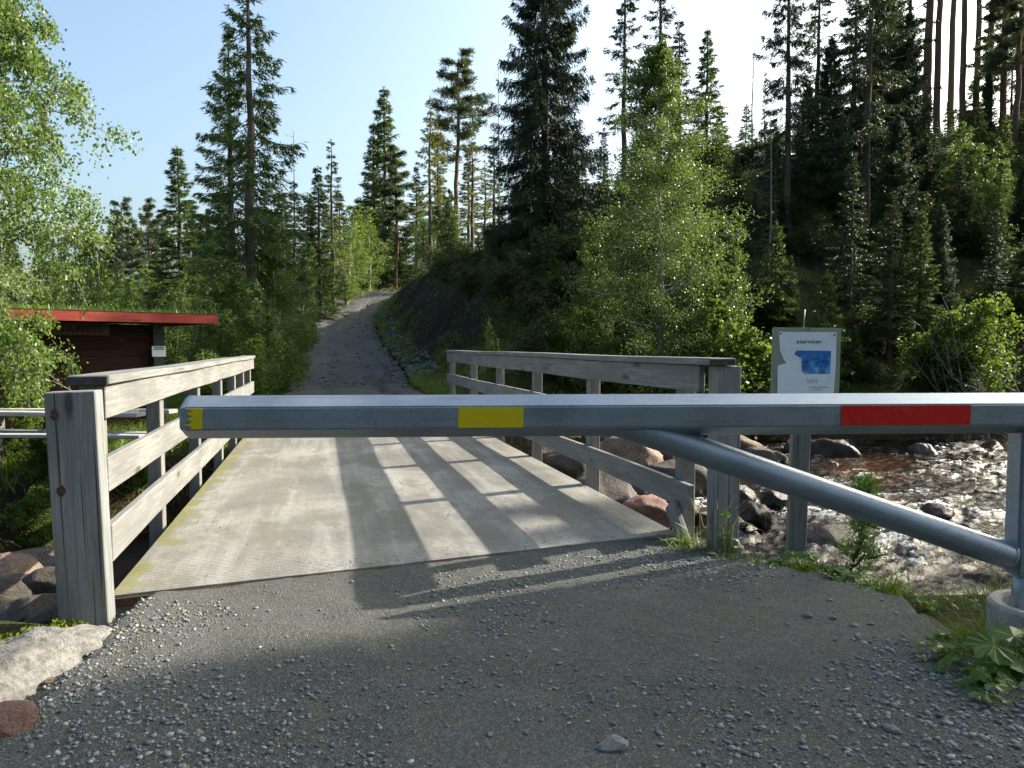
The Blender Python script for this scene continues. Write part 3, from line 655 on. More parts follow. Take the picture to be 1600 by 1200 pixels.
# big pale rock by the near left corner, with moss along its back
def big_rock():
    n = 60; X, Y = np.meshgrid(np.linspace(-1.3, 1.05, 90), np.linspace(-.52, .62, 46))
    o = .12*fbm(X*2, Y*2, 3, 81)
    q = np.maximum(np.abs(X+.1)/1.15, np.abs(Y+o)/np.interp(X, [-1.3, 0, .8, 1.1], [.34, .30, .24, .12])); env = np.clip(1-q**2.6, -1, 1)
    v = fbm(X*1.5+Y, Y*6, 4, 83)
    Z = -.34+.44*np.sign(env)*np.abs(env)**.55 + .10*fbm(X*3, Y*3, 4, 82)+.06*np.abs(v)+.03*fbm(X*14, Y*14, 3, 84)+.10*np.interp(X, [-1.3, 1.05], [.3, -.2])
    st = fbm(X*2.3-Y*1.2, Y*3.4+X*.6, 3, 86); Z = Z+.035*np.floor(st*9)/4.5
    i = np.arange(X.size).reshape(X.shape)
    return quads_mesh('pale_boulder', np.stack([X, Y, Z], -1).reshape(-1, 3), np.stack([i[:-1, :-1], i[:-1, 1:], i[1:, 1:], i[1:, :-1]], -1).reshape(-1, 4)), X, Y, Z
me, BXg, BYg, BZg = big_rock()
pr = link('pale_boulder', me, M['rock_grey'], None, (-2.17, 2.95, .0), (0, 0, R(84)))
tag(pr, 'large pale grey rock with a mossy back edge by the thick end post', 'boulder')
mv = []; 
cl = rng.uniform(0, 1, (5200, 2)); gx_ = -1.2+cl[:, 0]*2.0; gy_ = .18+cl[:, 1]*.30+.10*np.sin(gx_*5)*.3
# moss cushion: thousands of tiny fronds along the back edge of the rock

# ------------------------------------------------------------------ foliage builders
def leaves_mesh(name, P, D, L, W, tint, fold=.0, N=None):
    P = np.asarray(P, float); n = len(P); D = unit(D)
    if N is None: N = unit(rng.normal(size=(n, 3))+np.array([0, 0, .5]))
    Sd = unit(np.cross(D, N)); L = np.broadcast_to(np.asarray(L, float), (n,))[:, None]; W = np.broadcast_to(np.asarray(W, float), (n,))[:, None]
    up = unit(np.cross(Sd, D))*fold*W
    V = np.stack([P, P+D*L*.45+Sd*W*.5+up, P+D*L, P+D*L*.45-Sd*W*.5+up], 1).reshape(-1, 3)
    F = np.arange(4*n).reshape(n, 4)
    me = quads_mesh(name, V, F); a = me.attributes.new('tint', 'FLOAT', 'FACE')
    t = np.broadcast_to(np.asarray(tint, np.float32), (n,)); a.data.foreach_set('value', np.ascontiguousarray(t[:len(me.polygons)]))
    return me
class Leaves:
    def __init__(s): s.P = []; s.D = []; s.L = []; s.W = []; s.T = []
    def add(s, P, D, L, W, T):
        n = len(P); s.P.append(P); s.D.append(D)
        for l, v in ((s.L, L), (s.W, W), (s.T, T)): l.append(np.broadcast_to(np.asarray(v, float), (n,)))
    def mesh(s, name, fold=0.0): return leaves_mesh(name, np.concatenate(s.P), np.concatenate(s.D), np.concatenate(s.L), np.concatenate(s.W), np.concatenate(s.T), fold)
    def count(s): return sum(len(p) for p in s.P)

def spruce(seed, H=12, Rb=2.0, start=.06, step=.26, per=5, dens=1.0, droop=.5, sparse=0.0, spray=.20, hang=.5, dead=.0, tr=.13, shape=.85, bare=0):
    """Norway spruce: whorls of drooping boughs, each with hanging side twigs of needle sprays"""
    g = np.random.default_rng(seed); wd_ = Wood(); lv = Leaves()
    zz = np.linspace(-.6, H, 24); lean = np.cumsum(g.normal(0, .015, (24, 2)), 0); cxy = lambda z: np.array([np.interp(z, zz, lean[:, 0]), np.interp(z, zz, lean[:, 1])])
    rad = tr*np.clip(1-zz/H, 0, 1)**.8+.008; rad[0] *= 1.35; rad[1] *= 1.1
    wd_.tube(np.c_[lean, zz], rad, 9)
    z = H*start
    while z < H-.12:
        f = z/H; n = max(2, int(round(per*(1-.35*f)+g.normal(0, .6))))
        R_ = Rb*(1-f)**shape*(.55+.45*min(1, (f+.02)/.16)); ph = g.uniform(0, 6.28)
        for i in range(n):
            if g.random() < sparse*(.5+.8*g.random()): continue
            az = ph+i*6.283/n+g.normal(0, .3); L = max(.12, R_*g.uniform(.5, 1.15)); k = max(4, int(L/.16))
            t = np.linspace(0, 1, k+1); el0 = np.interp(f, [0, .5, .85, 1], [-.35, -.1, .35, 1.0])*1.0+g.normal(0, .12); z0 = z+g.uniform(-.1, .1)
            rr = L*t*math.cos(el0*.6); dz = L*(math.sin(el0)*t-droop*.55*t**1.6*(1-f*.8)+.35*droop*t**4)
            bx = math.cos(az); byy = math.sin(az); B = np.stack([cxy(z0)[0]+bx*rr, cxy(z0)[1]+byy*rr, z0+dz], 1)
            B[1:, :2] += np.cumsum(g.normal(0, .015, (k, 2)), 0)
            wd_.tube(B, np.interp(t, [0, 1], [.010+.012*L/2, .004]), 3)
            if g.random() < dead*(1-f): continue
            # side twigs
            m_ = int(L*26*dens)+4; tt = g.uniform(.12, 1, m_)**.8; bp = np.stack([np.interp(tt, t, B[:, q]) for q in range(3)], 1)
            sgn = np.where(g.random(m_) < .5, -1., 1.); tl_ = L*.33*(1-tt*.75)*g.uniform(.5, 1.2, m_)+.07
            side = np.stack([-byy*sgn, bx*sgn, np.zeros(m_)], 1); fwd = np.array([bx, byy, 0])
            td = unit(side*.8+fwd*(.55+.4*tt[:, None])+np.array([0, 0, -1])*hang*g.uniform(.2, 1.5, (m_, 1)))
            tb = g.uniform(.25, .85, m_)*(.55+.45*tt)
            # sprays along each twig
            ns = 6; sv = np.repeat(np.arange(m_), ns); fr_ = np.tile((np.arange(ns)+.3)/ns, m_)*g.uniform(.7, 1.1, m_*ns)
            P = bp[sv]+td[sv]*(tl_[sv]*fr_)[:, None]+np.array([0, 0, -1])*(tl_[sv]*fr_**2*hang*.5)[:, None]
            D = unit(td[sv]+g.normal(0, .42, (m_*ns, 3))+np.array([0, 0, -.25*hang]))
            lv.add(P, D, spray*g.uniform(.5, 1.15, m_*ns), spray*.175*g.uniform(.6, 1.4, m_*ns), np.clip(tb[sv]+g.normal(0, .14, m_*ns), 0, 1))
            mf = int(L*10*dens)+2; t2 = g.uniform(.2, 1, mf); P = np.stack([np.interp(t2, t, B[:, q]) for q in range(3)], 1); D = unit(fwd+g.normal(0, .35, (mf, 3)))
            lv.add(P, D, spray*.9, spray*.16, np.clip(g.normal(.55, .2, mf), 0, 1))
        z += step*g.uniform(.75, 1.25)*(1-.35*f)
    n = 30; lv.add(np.tile([*cxy(H-.3), H-.35], (n, 1))+np.c_[np.zeros((n, 2)), g.uniform(0, .45, n)], unit(g.normal(0, .3, (n, 3))+np.array([0, 0, .8])), .14, .03, .6)
    return wd_.mesh('trunk'), lv.mesh('crown'), H

def pine(seed, H=14, crown=.5, Rb=1.8, tr=.14, n=26, tuft=.26):
    g = np.random.default_rng(seed); wd_ = Wood(); lv = Leaves(); zz = np.linspace(-.6, H-.2, 22); lean = np.cumsum(g.normal(0, .03, (22, 2)), 0)
    wd_.tube(np.c_[lean, zz], tr*np.clip(1-zz/H, 0, 1)**.65+.015, 9)
    for i in range(n+6):
        f = crown+(1-crown)*(i/n) if i < n else g.uniform(crown*.5, crown)
        z = min(f*H, H-.25); p0 = np.array([np.interp(z, zz, lean[:, 0]), np.interp(z, zz, lean[:, 1]), z]); az = i*2.4+g.normal(0, .3)
        L = Rb*(1-((f-crown)/(1-crown+.01))**1.6*.75)*g.uniform(.45, 1.15) if i < n else Rb*g.uniform(.2, .5)
        el = g.uniform(.0, .35)+.35*max(0, f-.85)/.15; k = 7; t = np.linspace(0, 1, k); d = np.array([math.cos(az)*math.cos(el), math.sin(az)*math.cos(el), math.sin(el)])
        B = p0+d*L*t[:, None]+np.array([0, 0, 1])*(.18*L*t**2)[:, None]+np.r_[np.zeros((1, 3)), np.cumsum(g.normal(0, .035, (k-1, 3)), 0)]
        wd_.tube(B, np.interp(t, [0, 1], [.012+.014*L, .006]), 4)
        if i >= n: continue
        nt_ = int(7+L*9)
        for j in range(nt_):
            tj = g.uniform(.35, 1); q = np.array([np.interp(tj, t, B[:, c]) for c in range(3)])+g.normal(0, 1, 3)*np.array([.22, .22, .10])*L*.7
            wd_.tube([B[int(tj*(k-1)*.8)], q], [.006, .003], 3)
            m_ = 44; dd = unit(g.normal(0, 1, (m_, 3))+np.array([0, 0, .75])+d*.4); tb = g.uniform(.2, .85)
            lv.add(q+dd*g.uniform(0, .15, (m_, 1)), dd, tuft*g.uniform(.6, 1.1, m_), tuft*.15, np.clip(g.normal(tb, .15, m_), 0, 1))
    return wd_.mesh('trunk'), lv.mesh('crown'), H

def broadleaf(seed, H=8, Rb=1.8, start=.12, nb_=60, leaf=.06, nl=20000, stems=1, tr=.07, peak=.4, up=.6, pendant=.3, loose=.22):
    """birch and its like: rising limbs, fine twigs, separate leaves"""
    g = np.random.default_rng(seed); wd_ = Wood(); lv = Leaves(); per = max(4, nl//(nb_*stems*9))
    for s_ in range(stems):
        zz = np.linspace(-.5, H*.985, 18); l0 = np.cumsum(g.normal(0, .02*H/8, (18, 2)), 0)
        if stems > 1: a0 = s_*6.283/stems+g.uniform(0, 1); l0 = l0+np.outer(np.clip(zz, 0, None)/H, [math.cos(a0), math.sin(a0)])*Rb*.55*g.uniform(.4, 1)
        h_ = H*(1 if s_ == 0 else g.uniform(.6, .95)); sc_ = h_/H
        wd_.tube(np.c_[l0, zz*sc_], tr*np.clip(1-zz/H, 0, 1)**.8+.006, 7)
        for i in range(nb_):
            f = start+(1-start)*((i+g.random())/nb_)**.9*.97; z = f*h_; p0 = np.array([np.interp(z, zz*sc_, l0[:, 0]), np.interp(z, zz*sc_, l0[:, 1]), z])
            prof = np.interp(f, [0, start, peak*.7, peak, .62, .86, 1], [.5, .6, .97, 1, .66, .34, .05]); L = Rb*prof*g.uniform(.55, 1.15)/(1 if stems == 1 else 1.5); az = i*2.4+g.normal(0, .4); el = up*g.uniform(.5, 1.3)
            d = np.array([math.cos(az)*math.cos(el), math.sin(az)*math.cos(el), math.sin(el)]); k = 8; t = np.linspace(0, 1, k)
            B = p0+d*L*1.1*t[:, None]+np.array([0, 0, -1])*(pendant*.6*L*t**2.2)[:, None]+np.r_[np.zeros((1, 3)), np.cumsum(g.normal(0, .02*L+.008, (k-1, 3)), 0)]
            wd_.tube(B, np.interp(t, [0, 1], [.004+.009*L, .003]), 4)
            for j in range(9):
                tj = g.uniform(.2, 1); q0 = np.array([np.interp(tj, t, B[:, c]) for c in range(3)]); td = unit(d*.5+g.normal(0, .75, 3)+np.array([0, 0, -.25*pendant])); tl_ = g.uniform(.25, .6)*(.35+.35*L)*min(1, .22+1.15*prof)
                tt = np.linspace(0, 1, 5); T = q0+td*tl_*tt[:, None]+np.array([0, 0, -1])*(pendant*tl_*tt**2)[:, None]
                wd_.tube(T[::2], [.004, .003, .002], 3)
                u = g.uniform(.05, 1.05, per); P = np.stack([np.interp(u, tt, T[:, c]) for c in range(3)], 1)+g.normal(0, loose*.35*min(1, .3+prof), (per, 3))
                D = unit(g.normal(0, 1, (per, 3))+np.array([0, 0, -.6])); tb = g.uniform(.15, .85)
                lv.add(P, D, leaf*g.uniform(.6, 1.2, per), leaf*.72*g.uniform(.7, 1.2, per), np.clip(g.normal(tb, .2, per), 0, 1))
    return wd_.mesh('trunk'), lv.mesh('crown', .12), H

def snag(seed, H=8, tr=.06, n=30, L=.6, down=-.1):
    g = np.random.default_rng(seed); wd_ = Wood(); zz = np.linspace(-.4, H, 14); l0 = np.cumsum(g.normal(0, .02, (14, 2)), 0); wd_.tube(np.c_[l0, zz], tr*np.clip(1-zz/H, 0, 1)**.8+.010, 7)
    br_ = wd_
    for i in range(n):
        z = H*g.uniform(.2, .97); p0 = np.array([np.interp(z, zz, l0[:, 0]), np.interp(z, zz, l0[:, 1]), z]); az = g.uniform(0, 6.28); l = L*g.uniform(.3, 1.2)*(1.2-z/H*.8); d = np.array([math.cos(az), math.sin(az), g.normal(down, .2)]); t = np.linspace(0, 1, 5)
        B = p0+d*l*t[:, None]+np.r_[np.zeros((1, 3)), np.cumsum(g.normal(0, .04, (4, 3)), 0)]; br_.tube(B, [.012, .010, .008, .006, .004], 3)
        for j in range(3):
            q = B[g.integers(1, 5)]; br_.tube([q, q+g.normal(0, .22, 3)*l], [.006, .003], 3)
    return wd_.mesh('trunk'), None, H

KIND = {}
def reg(key, builder, bark_, leaf_):
    t, c, H = builder; t.materials.append(M[bark_])
    if c is not None: c.materials.append(M[leaf_])
    KIND[key] = (t, c, H)
reg('spruce_a', spruce(1, 12, 1.9, .05, .25, 5, 1.0, .5), 'bark_spruce', 'n_green')
reg('spruce_b', spruce(2, 13, 1.7, .10, .30, 5, .8, .6, .15), 'bark_spruce', 'n_dark')
reg('spruce_c', spruce(3, 12, 1.5, .22, .32, 4, .75, .5, .3, .2, .6, .4, .11), 'bark_spruce', 'n_yel')
reg('spruce_tall', spruce(4, 14, 2.0, .26, .29, 5, 1.1, .8, .2, .17, .9, .25, .15, .75), 'bark_spruce', 'n_green')
reg('spruce_droop', spruce(5, 15, 2.9, .04, .22, 7, 1.6, .95, .12, .19, 1.3, .1, .19, .62), 'bark_spruce', 'n_dark')
reg('spruce_thin', spruce(6, 14, 1.55, .32, .36, 4, .75, .6, .3, .22, .7, .35, .14, .6), 'bark_spruce', 'n_dark')
reg('spruce_young', spruce(7, 5, 1.15, .03, .17, 5, 1.1, .35, 0, .15, .35, 0, .05), 'bark_spruce', 'n_green')
reg('spruce_bank', spruce(8, 14, 2.6, .20, .28, 5, 1.1, .7, .2, .20, .8, .3, .2, .55), 'bark_spruce', 'n_dark')
reg('pine_a', pine(11, 14, .52, 2.1), 'bark_pine', 'n_blue')
reg('pine_b', pine(12, 12, .35, 1.7, .12, 30), 'bark_pine', 'n_blue')
reg('pine_tall', pine(13, 18, .55, 2.3, .17, 24, .3), 'bark_pine', 'n_blue')
reg('pine_young', pine(14, 5, .08, 1.3, .06, 40, .2), 'bark_pine', 'n_blue')
reg('birch_big', broadleaf(21, 10, 2.6, .04, 150, .066, 70000, 1, .075, .26, .5, .25, .34), 'bark_birch', 'l_birch')
reg('birch_near', broadleaf(22, 8, 2.0, .08, 120, .060, 66000, 1, .085, .42, .5, .6, .2), 'bark_birch', 'l_birch_near')
reg('leafy_a', broadleaf(23, 6, 1.8, .05, 30, .075, 15000, 3, .045, .45, .7, .3, .25), 'bark_birch', 'l_shrub')
reg('leafy_b', broadleaf(24, 5, 1.7, .03, 26, .075, 13000, 3, .04, .4, .7, .3, .25), 'bark_twig', 'l_birch')
reg('bush', broadleaf(25, 2, 1.1, .02, 20, .06, 8000, 4, .018, .5, .7, .3, .14), 'bark_twig', 'l_shrub')
reg('bush_dark', broadleaf(26, 1.6, 1.1, .02, 20, .055, 7000, 4, .016, .5, .6, .3, .14), 'bark_twig', 'l_dark')
reg('bush_yellow', broadleaf(27, 1.2, .8, .02, 12, .07, 1800, 3, .014, .5, .6, .3, .12), 'bark_twig', 'l_yellow')
reg('sapling_pine', pine(15, 1.3, .12, .36, .010, 14, .07), 'bark_twig', 'l_herb')
t_, c_2, H_ = snag(31, 9, .06, 60, .8); reg('snag', (t_, c_2, H_), 'bark_dead', 'bark_dead')
def brush(seed, H=2.2):
    g = np.random.default_rng(seed); st_ = Wood(); tw = Wood()
    for i in range(9):
        az = g.normal(3.1, .8); L = H*g.uniform(.6, 1.25); t = np.linspace(0, 1, 9); el = g.uniform(.3, 1.1); d = np.array([math.cos(az)*math.cos(el), math.sin(az)*math.cos(el), math.sin(el)])
        B = np.array([0, 0, -.02])+d*L*t[:, None]+np.array([0, 0, -.28])*L*(t**2)[:, None]+np.r_[np.zeros((1, 3)), np.cumsum(g.normal(0, .035, (8, 3)), 0)]; tw.tube(B, np.linspace(.016, .004, 9), 4)
        for j in range(9):
            q = g.integers(2, 9); l = L*.33*g.uniform(.4, 1.1); e_ = unit(d+g.normal(0, .6, 3)+np.array([0, 0, .35])); T = B[q]+e_*l*np.linspace(0, 1, 4)[:, None]+np.r_[np.zeros((1, 3)), np.cumsum(g.normal(0, .02, (3, 3)), 0)]; tw.tube(T, [.008, .006, .005, .003], 3)
            for k in range(3):
                p = T[g.integers(1, 4)]; tw.tube([p, p+unit(e_+g.normal(0, .7, 3))*l*.4], [.005, .002], 3)
    sb = Wood(); sb.tube([(0, 0, -.3), (0, 0, -.05), (0, 0, .03)], [.05, .04, .02], 6)
    return sb.mesh('trunk'), tw.mesh('branches'), H
reg('dead_bush', brush(32), 'bark_dead', 'bark_dead')
NAMES = dict(spruce='spruce_tree', pine='pine_tree', birch='birch_tree', leafy='leafy_tree', bush='bush', snag='dead_tree', sapling='pine_sapling', dead='dead_bush')
LOG = []
def plant(kind, x, y, H, label, cat, group=None, wide=1.0, rz=None, sink=.0):
    t, c, H0 = KIND[kind]; s = H/H0; nm = NAMES[kind.split('_')[0]]
    if kind == 'dead_bush': nm = 'dead_bush'
    e = empty(nm, (x, y, hz(x, y)-sink), random.uniform(0, 6.28) if rz is None else rz); e.scale = (s*wide, s*wide, s)
    link('trunk', t, None, e)
    if c is not None: link('crown' if 'dead' not in nm else 'branches', c, None, e)
    return tag(e, label, cat, group)
def tree(kind, px, top, Y, label, cat, group=None, wide=1.0, rz=None):
    """a tree standing Y ahead whose top and line are seen at photo pixel px, top"""
    v = at(px, top, Y); z0 = hz(v.x, Y); return plant(kind, v.x, Y, max(1.0, v.z-z0), label, cat, group, wide, rz)

# ------------------------------------------------------------------ trees left of the road
tree('birch_near', -62, -300, 9.6, 'leafy birch overhanging the red shed and the grey planks', 'birch', wide=.8, rz=.6)
tree('spruce_tall', 391, -75, 22, 'tall thin spruce with bare upper trunk left of the road', 'spruce', wide=1.4, rz=1.0)
tree('spruce_tall', 352, 42, 25, 'slender spruce close behind the tall thin spruce', 'spruce', wide=1.25, rz=3.3)
tree('spruce_a', 278, 232, 32, 'bright green cone shaped spruce behind the shed roof', 'spruce', wide=1.5)
for px, top, Y, k in ((188, 312, 46, 'pine_a'), (229, 316, 48, 'pine_a'), (252, 330, 50, 'pine_b'), (205, 352, 44, 'pine_b'), (165, 372, 42, 'pine_b'), (322, 330, 40, 'pine_b')):
    tree(k, px, top, Y, 'slim pine in the row beyond the shed', 'pine', 'pines beyond the shed')
tree('leafy_a', 112, 345, 30, 'young birch with pale leaves beyond the near birch', 'birch')
tree('leafy_b', 72, 400, 26, 'low leafy tree hidden behind the near birch', 'tree')
tree('leafy_b', 352, 352, 20, 'leafy young tree directly behind the shed corner', 'tree', wide=1.1)
tree('leafy_a', 428, 318, 23, 'green leafy tree standing under the tall thin spruce', 'tree', wide=.95)
tree('leafy_a', 452, 360, 27, 'small leafy tree leaning towards the road bend', 'tree', wide=.9)
tree('leafy_b', 320, 425, 18, 'bushy young birch at the shed end', 'tree', wide=1.1)
tree('leafy_b', 405, 430, 19, 'leafy shrub behind the far end of the left railing', 'tree', wide=1.0)
for px, top, Y in ((150, 420, 34), (205, 415, 36), (245, 408, 33), (300, 395, 34), (180, 405, 40), (330, 400, 38), (270, 420, 30)):
    tree('leafy_a' if px % 10 else 'leafy_b', px, top, Y, 'leafy tree filling the row behind the shed', 'tree', 'leafy trees behind the shed', 1.3)
tree('pine_young', 476, 404, 33, 'young bluish pine at the road edge below the leafy trees', 'pine', wide=.6)
tree('bush', 446, 500, 25, 'round bush at the left road edge', 'bush', wide=1.1)
tree('bush', 425, 505, 21, 'low bush among the birch stems behind the left railing', 'bush', wide=1.2)
for px, top, Y in ((380, 520, 17.5), (340, 545, 16.5), (415, 545, 21)): tree('bush', px, top, Y, 'low green bush beyond the left railing', 'bush', 'bushes beyond the left railing', 1.1)
tree('snag', 461, 203, 40, 'bare grey pole of a dead tree above the leafy trees', 'dead tree', wide=.7)
tree('spruce_b', 458, 286, 40, 'dark spruce in front of the bare dead pole', 'spruce', wide=1.5)
tree('spruce_a', 497, 262, 44, 'small dark spruce beside the pointed spruce pair', 'spruce', wide=1.35)
tree('spruce_c', 517, 220, 46, 'pointed spruce with an open top over the road bend', 'spruce', wide=1.35)
tree('leafy_a', 540, 318, 50, 'dark green leafy tree at the outside of the bend', 'tree', wide=1.5)
tree('leafy_b', 498, 368, 48, 'leafy bush tree where the road starts to bend', 'tree', wide=1.1)
tree('leafy_a', 576, 318, 60, 'leafy tree at the back of the bend beneath the pointed spruce', 'tree', wide=1.5)
# behind the crest of the road
tree('spruce_a', 600, 140, 66, 'tall pointed spruce behind the crest of the road', 'spruce', wide=1.35)
tree('pine_b', 618, 232, 62, 'bluish pine standing before the tall pointed spruce', 'pine', wide=1.2)
tree('spruce_b', 586, 195, 68, 'dark spruce joined to the tall pointed spruce', 'spruce', wide=1.4)
tree('leafy_b', 628, 350, 63, 'sunny leafy tree on the crest of the road', 'tree', wide=1.1)
tree('leafy_b', 600, 372, 64, 'leafy tree at the end of the visible road', 'tree', wide=1.2)
tree('spruce_c', 671, 152, 46, 'thin yellowish spruce with a bare stem on top of the bank', 'spruce', wide=1.35)
tree('spruce_c', 684, 178, 47, 'second thin yellowish spruce close to the first', 'spruce', wide=1.3)
tree('pine_a', 712, 85, 50, 'tall pine with spreading crown above the bank', 'pine', wide=1.25, rz=2.0)
tree('spruce_c', 738, 205, 44, 'yellow green spruce below the spreading pine', 'spruce', wide=1.7)
tree('spruce_c', 758, 250, 42, 'short yellow green spruce beside the dark drooping spruce', 'spruce', wide=1.7)
tree('leafy_b', 700, 290, 43, 'yellow green leafy tree on the bank', 'tree', wide=1.1)
tree('leafy_b', 665, 300, 56, 'leafy tree behind the thin yellowish spruces', 'tree', wide=1.0)
tree('snag', 781, 108, 40, 'dead tree pole beside the dark drooping spruce', 'dead tree', wide=.6)
for px, top, Y in ((648, 262, 64), (560, 310, 70), (530, 305, 68), (440, 300, 60), (480, 310, 62), (410, 300, 58), (300, 320, 58), (100, 372, 60), (60, 382, 64), (140, 362, 58), (20, 372, 60), (690, 262, 70), (730, 240, 66), (770, 215, 62), (350, 300, 62), (235, 345, 66), (180, 345, 64)):
    tree('spruce_b' if px % 20 else 'spruce_a', px, top, Y, 'distant spruce of the forest edge', 'spruce', 'distant spruces', 1.6)
# ------------------------------------------------------------------ the right bank
tree('spruce_droop', 852, -230, 29, 'big dark spruce with hanging boughs right of the road', 'spruce', wide=.9, rz=.4)
tree('birch_big', 1040, 62, 19.3, 'tall pale leaved birch on the far river bank', 'birch', wide=1.02, rz=1.2)
tree('leafy_b', 1140, 320, 19.6, 'smaller birch at the right flank of the tall birch', 'birch', wide=.75)
tree('leafy_b', 930, 330, 20.5, 'smaller birch at the left flank of the tall birch', 'birch', wide=.8)
tree('bush', 905, 470, 19.0, 'leafy bush at the foot of the tall birch', 'bush', wide=1.1)
tree('bush', 1165, 465, 18.6, 'sunlit bush right behind the bridge end post', 'bush', wide=1.15)
tree('bush', 1090, 520, 18.2, 'low bush under the tall birch by the water', 'bush', wide=1.3)
tree('bush', 1000, 520, 18.3, 'low bush below the tall birch behind the railing', 'bush', wide=1.3)
tree('leafy_b', 770, 492, 18.0, 'slim green shoots behind the right railing', 'bush', wide=.6)
tree('spruce_thin', 980, -60, 33, 'thin spruce with a bare stem behind the tall birch', 'spruce', wide=1.3)
tree('spruce_thin', 1030, -75, 35, 'second bare stemmed spruce behind the tall birch', 'spruce', wide=1.4)
tree('spruce_b', 1062, 35, 33, 'dense spruce right behind the birch top', 'spruce', wide=1.4)
tree('spruce_a', 1106, 48, 34, 'cone shaped dark spruce to the right of the birch top', 'spruce', wide=1.45)
tree('spruce_b', 945, 200, 34, 'dark spruce between the birch and the drooping spruce', 'spruce', wide=1.4)
tree('snag', 1178, 52, 38, 'tall bare dead tree against the bright sky', 'dead tree', wide=1.0)
tree('spruce_thin', 1196, 108, 33, 'short ragged spruce beside the bare dead tree', 'spruce', wide=.55)
tree('snag', 1206, 190, 25, 'thin dead stem with short dead branches on the slope', 'dead tree', wide=1.0)
tree('spruce_bank', 1240, -120, 29, 'straight dark spruce with bare lower trunk on the slope', 'spruce', wide=.85, rz=.3)
tree('spruce_thin', 1285, -60, 34, 'spruce behind the straight dark spruce', 'spruce', wide=1.5)
tree('spruce_bank', 1361, -170, 28, 'broad dark spruce in the middle of the slope', 'spruce', wide=.95, rz=2.5)
tree('spruce_b', 1392, -90, 32, 'dark spruce close behind the broad one', 'spruce', wide=1.5)
tree('spruce_thin', 1430, -120, 34, 'bare stemmed spruce to the right of the broad one', 'spruce', wide=1.4)
tree('pine_tall', 1456, -420, 36, 'thick trunked pine on the ridge', 'pine', wide=1.1)
tree('pine_tall', 1484, -450, 35, 'reddish pine trunk on the ridge', 'pine', wide=.8)
for px, Y in ((1528, 38), (1549, 41), (1562, 39), (1590, 36), (1508, 46), (1625, 36)):
    tree('pine_tall', px, random.uniform(-520, -420), Y, 'tall bare trunked pine on the ridge', 'pine', 'pines on the ridge', .75)
for px, top, Y in ((1575, -60, 37), (1600, -120, 34), (1545, 40, 40), (1620, 30, 36)):
    tree('pine_b', px, top, Y, 'bushy pine between the bare trunks on the ridge', 'pine', 'bushy pines on the ridge', 1.2)
tree('spruce_b', 1330, 240, 22.5, 'dark spruce on the lower slope', 'spruce', wide=1.5)
tree('spruce_b', 1395, 300, 21.0, 'low dark spruce by the water behind the sign', 'spruce', wide=1.6)
tree('spruce_a', 1440, 330, 21.5, 'young spruce above the sunlit bush', 'spruce', wide=1.5)
tree('bush', 1515, 455, 19.2, 'sunlit bush by the river at the foot of the slope', 'bush', wide=1.1)
tree('bush', 1475, 475, 19.6, 'bush beside the sunlit one at the foot of the slope', 'bush', wide=1.1)
tree('leafy_b', 1505, 190, 30, 'leafy bush tree crowning the slope under the pines', 'tree', wide=1.3)
tree('leafy_b', 1560, 215, 28, 'leafy tree high on the slope below the ridge pines', 'tree', wide=1.1)
def ground_hit(px, py):
    for Y in np.arange(12, 60, .15):
        v = at(px, py, Y)
        if v.z < hz(v.x, Y): return v.x, Y
    return v.x, Y
for px, py, H, lb_ in ((1268, 300, .75, 'yellow autumn bush in the dark slope'), (1296, 296, .9, 'larger yellow autumn bush in the dark slope'), (1266, 322, .5, 'small yellow bush just below the other autumn bushes')):
    x, Y = ground_hit(px, py); plant('bush_yellow', x, Y, H, lb_, 'bush', None, .9)
tree('dead_bush', 1655, 425, 17.9, 'bleached dead branches hanging over the river', 'dead bush', wide=.55, rz=.1)
tree('dead_bush', 1640, 490, 17.6, 'bleached dead brushwood at the river edge', 'dead bush', wide=.65, rz=6.1)
# undergrowth of the slope
g = np.random.default_rng(77); n = 0
while n < 190:
    u = g.uniform(-.12, .74); Y = g.uniform(17.5, 40); x = u*Y; d, s_, hw = chan(np.array([x]), np.array([Y])); rd, rs, rz_ = poly(np.array([x]), np.array([Y]), RD)
    if d[0]-hw[0] < 1.2 or rd[0] < 4.0 or rs[0] > 0 or (abs(u-.2) < .1 and Y < 18.4): continue
    n += 1; k = g.random()
    if k < .30: plant('spruce_young', x, Y, g.uniform(1.2, 3.6), 'small dark spruce in the undergrowth of the slope', 'spruce', 'young spruces on the slope', 1.15)
    else: plant('bush_dark', x, Y, g.uniform(.7, 1.7), 'dark undergrowth bush on the slope', 'bush', 'undergrowth bushes on the slope', 1.3)
for px, top, Y, k, w_ in ((1215, 215, 27, 'spruce_b', 1.1), (1262, 130, 32, 'spruce_droop', .75), (1300, 60, 33, 'spruce_droop', .75), (1335, -40, 34, 'spruce_b', 1.2), (1385, -80, 33, 'spruce_droop', .7), (1420, 20, 31, 'spruce_droop', .75), (1345, 170, 29, 'spruce_droop', .8),
        (1450, 150, 30, 'spruce_b', 1.3), (1500, 240, 27, 'spruce_b', 1.3), (1545, 110, 36, 'spruce_droop', .7), (1585, 60, 37, 'spruce_b', 1.2), (1600, 260, 27, 'spruce_droop', .8), (1222, 310, 27, 'spruce_droop', .7), (1180, 300, 28, 'spruce_b', 1.2), (1470, 320, 24, 'spruce_droop', .8), (1405, 180, 27, 'spruce_droop', .85), (1235, 400, 23, 'spruce_b', 1.3), (1555, 330, 23, 'spruce_b', 1.3)):
    tree(k, px, top, Y, 'full dark spruce of the wood on the hill', 'spruce', 'spruces of the hill wood', w_*1.3)
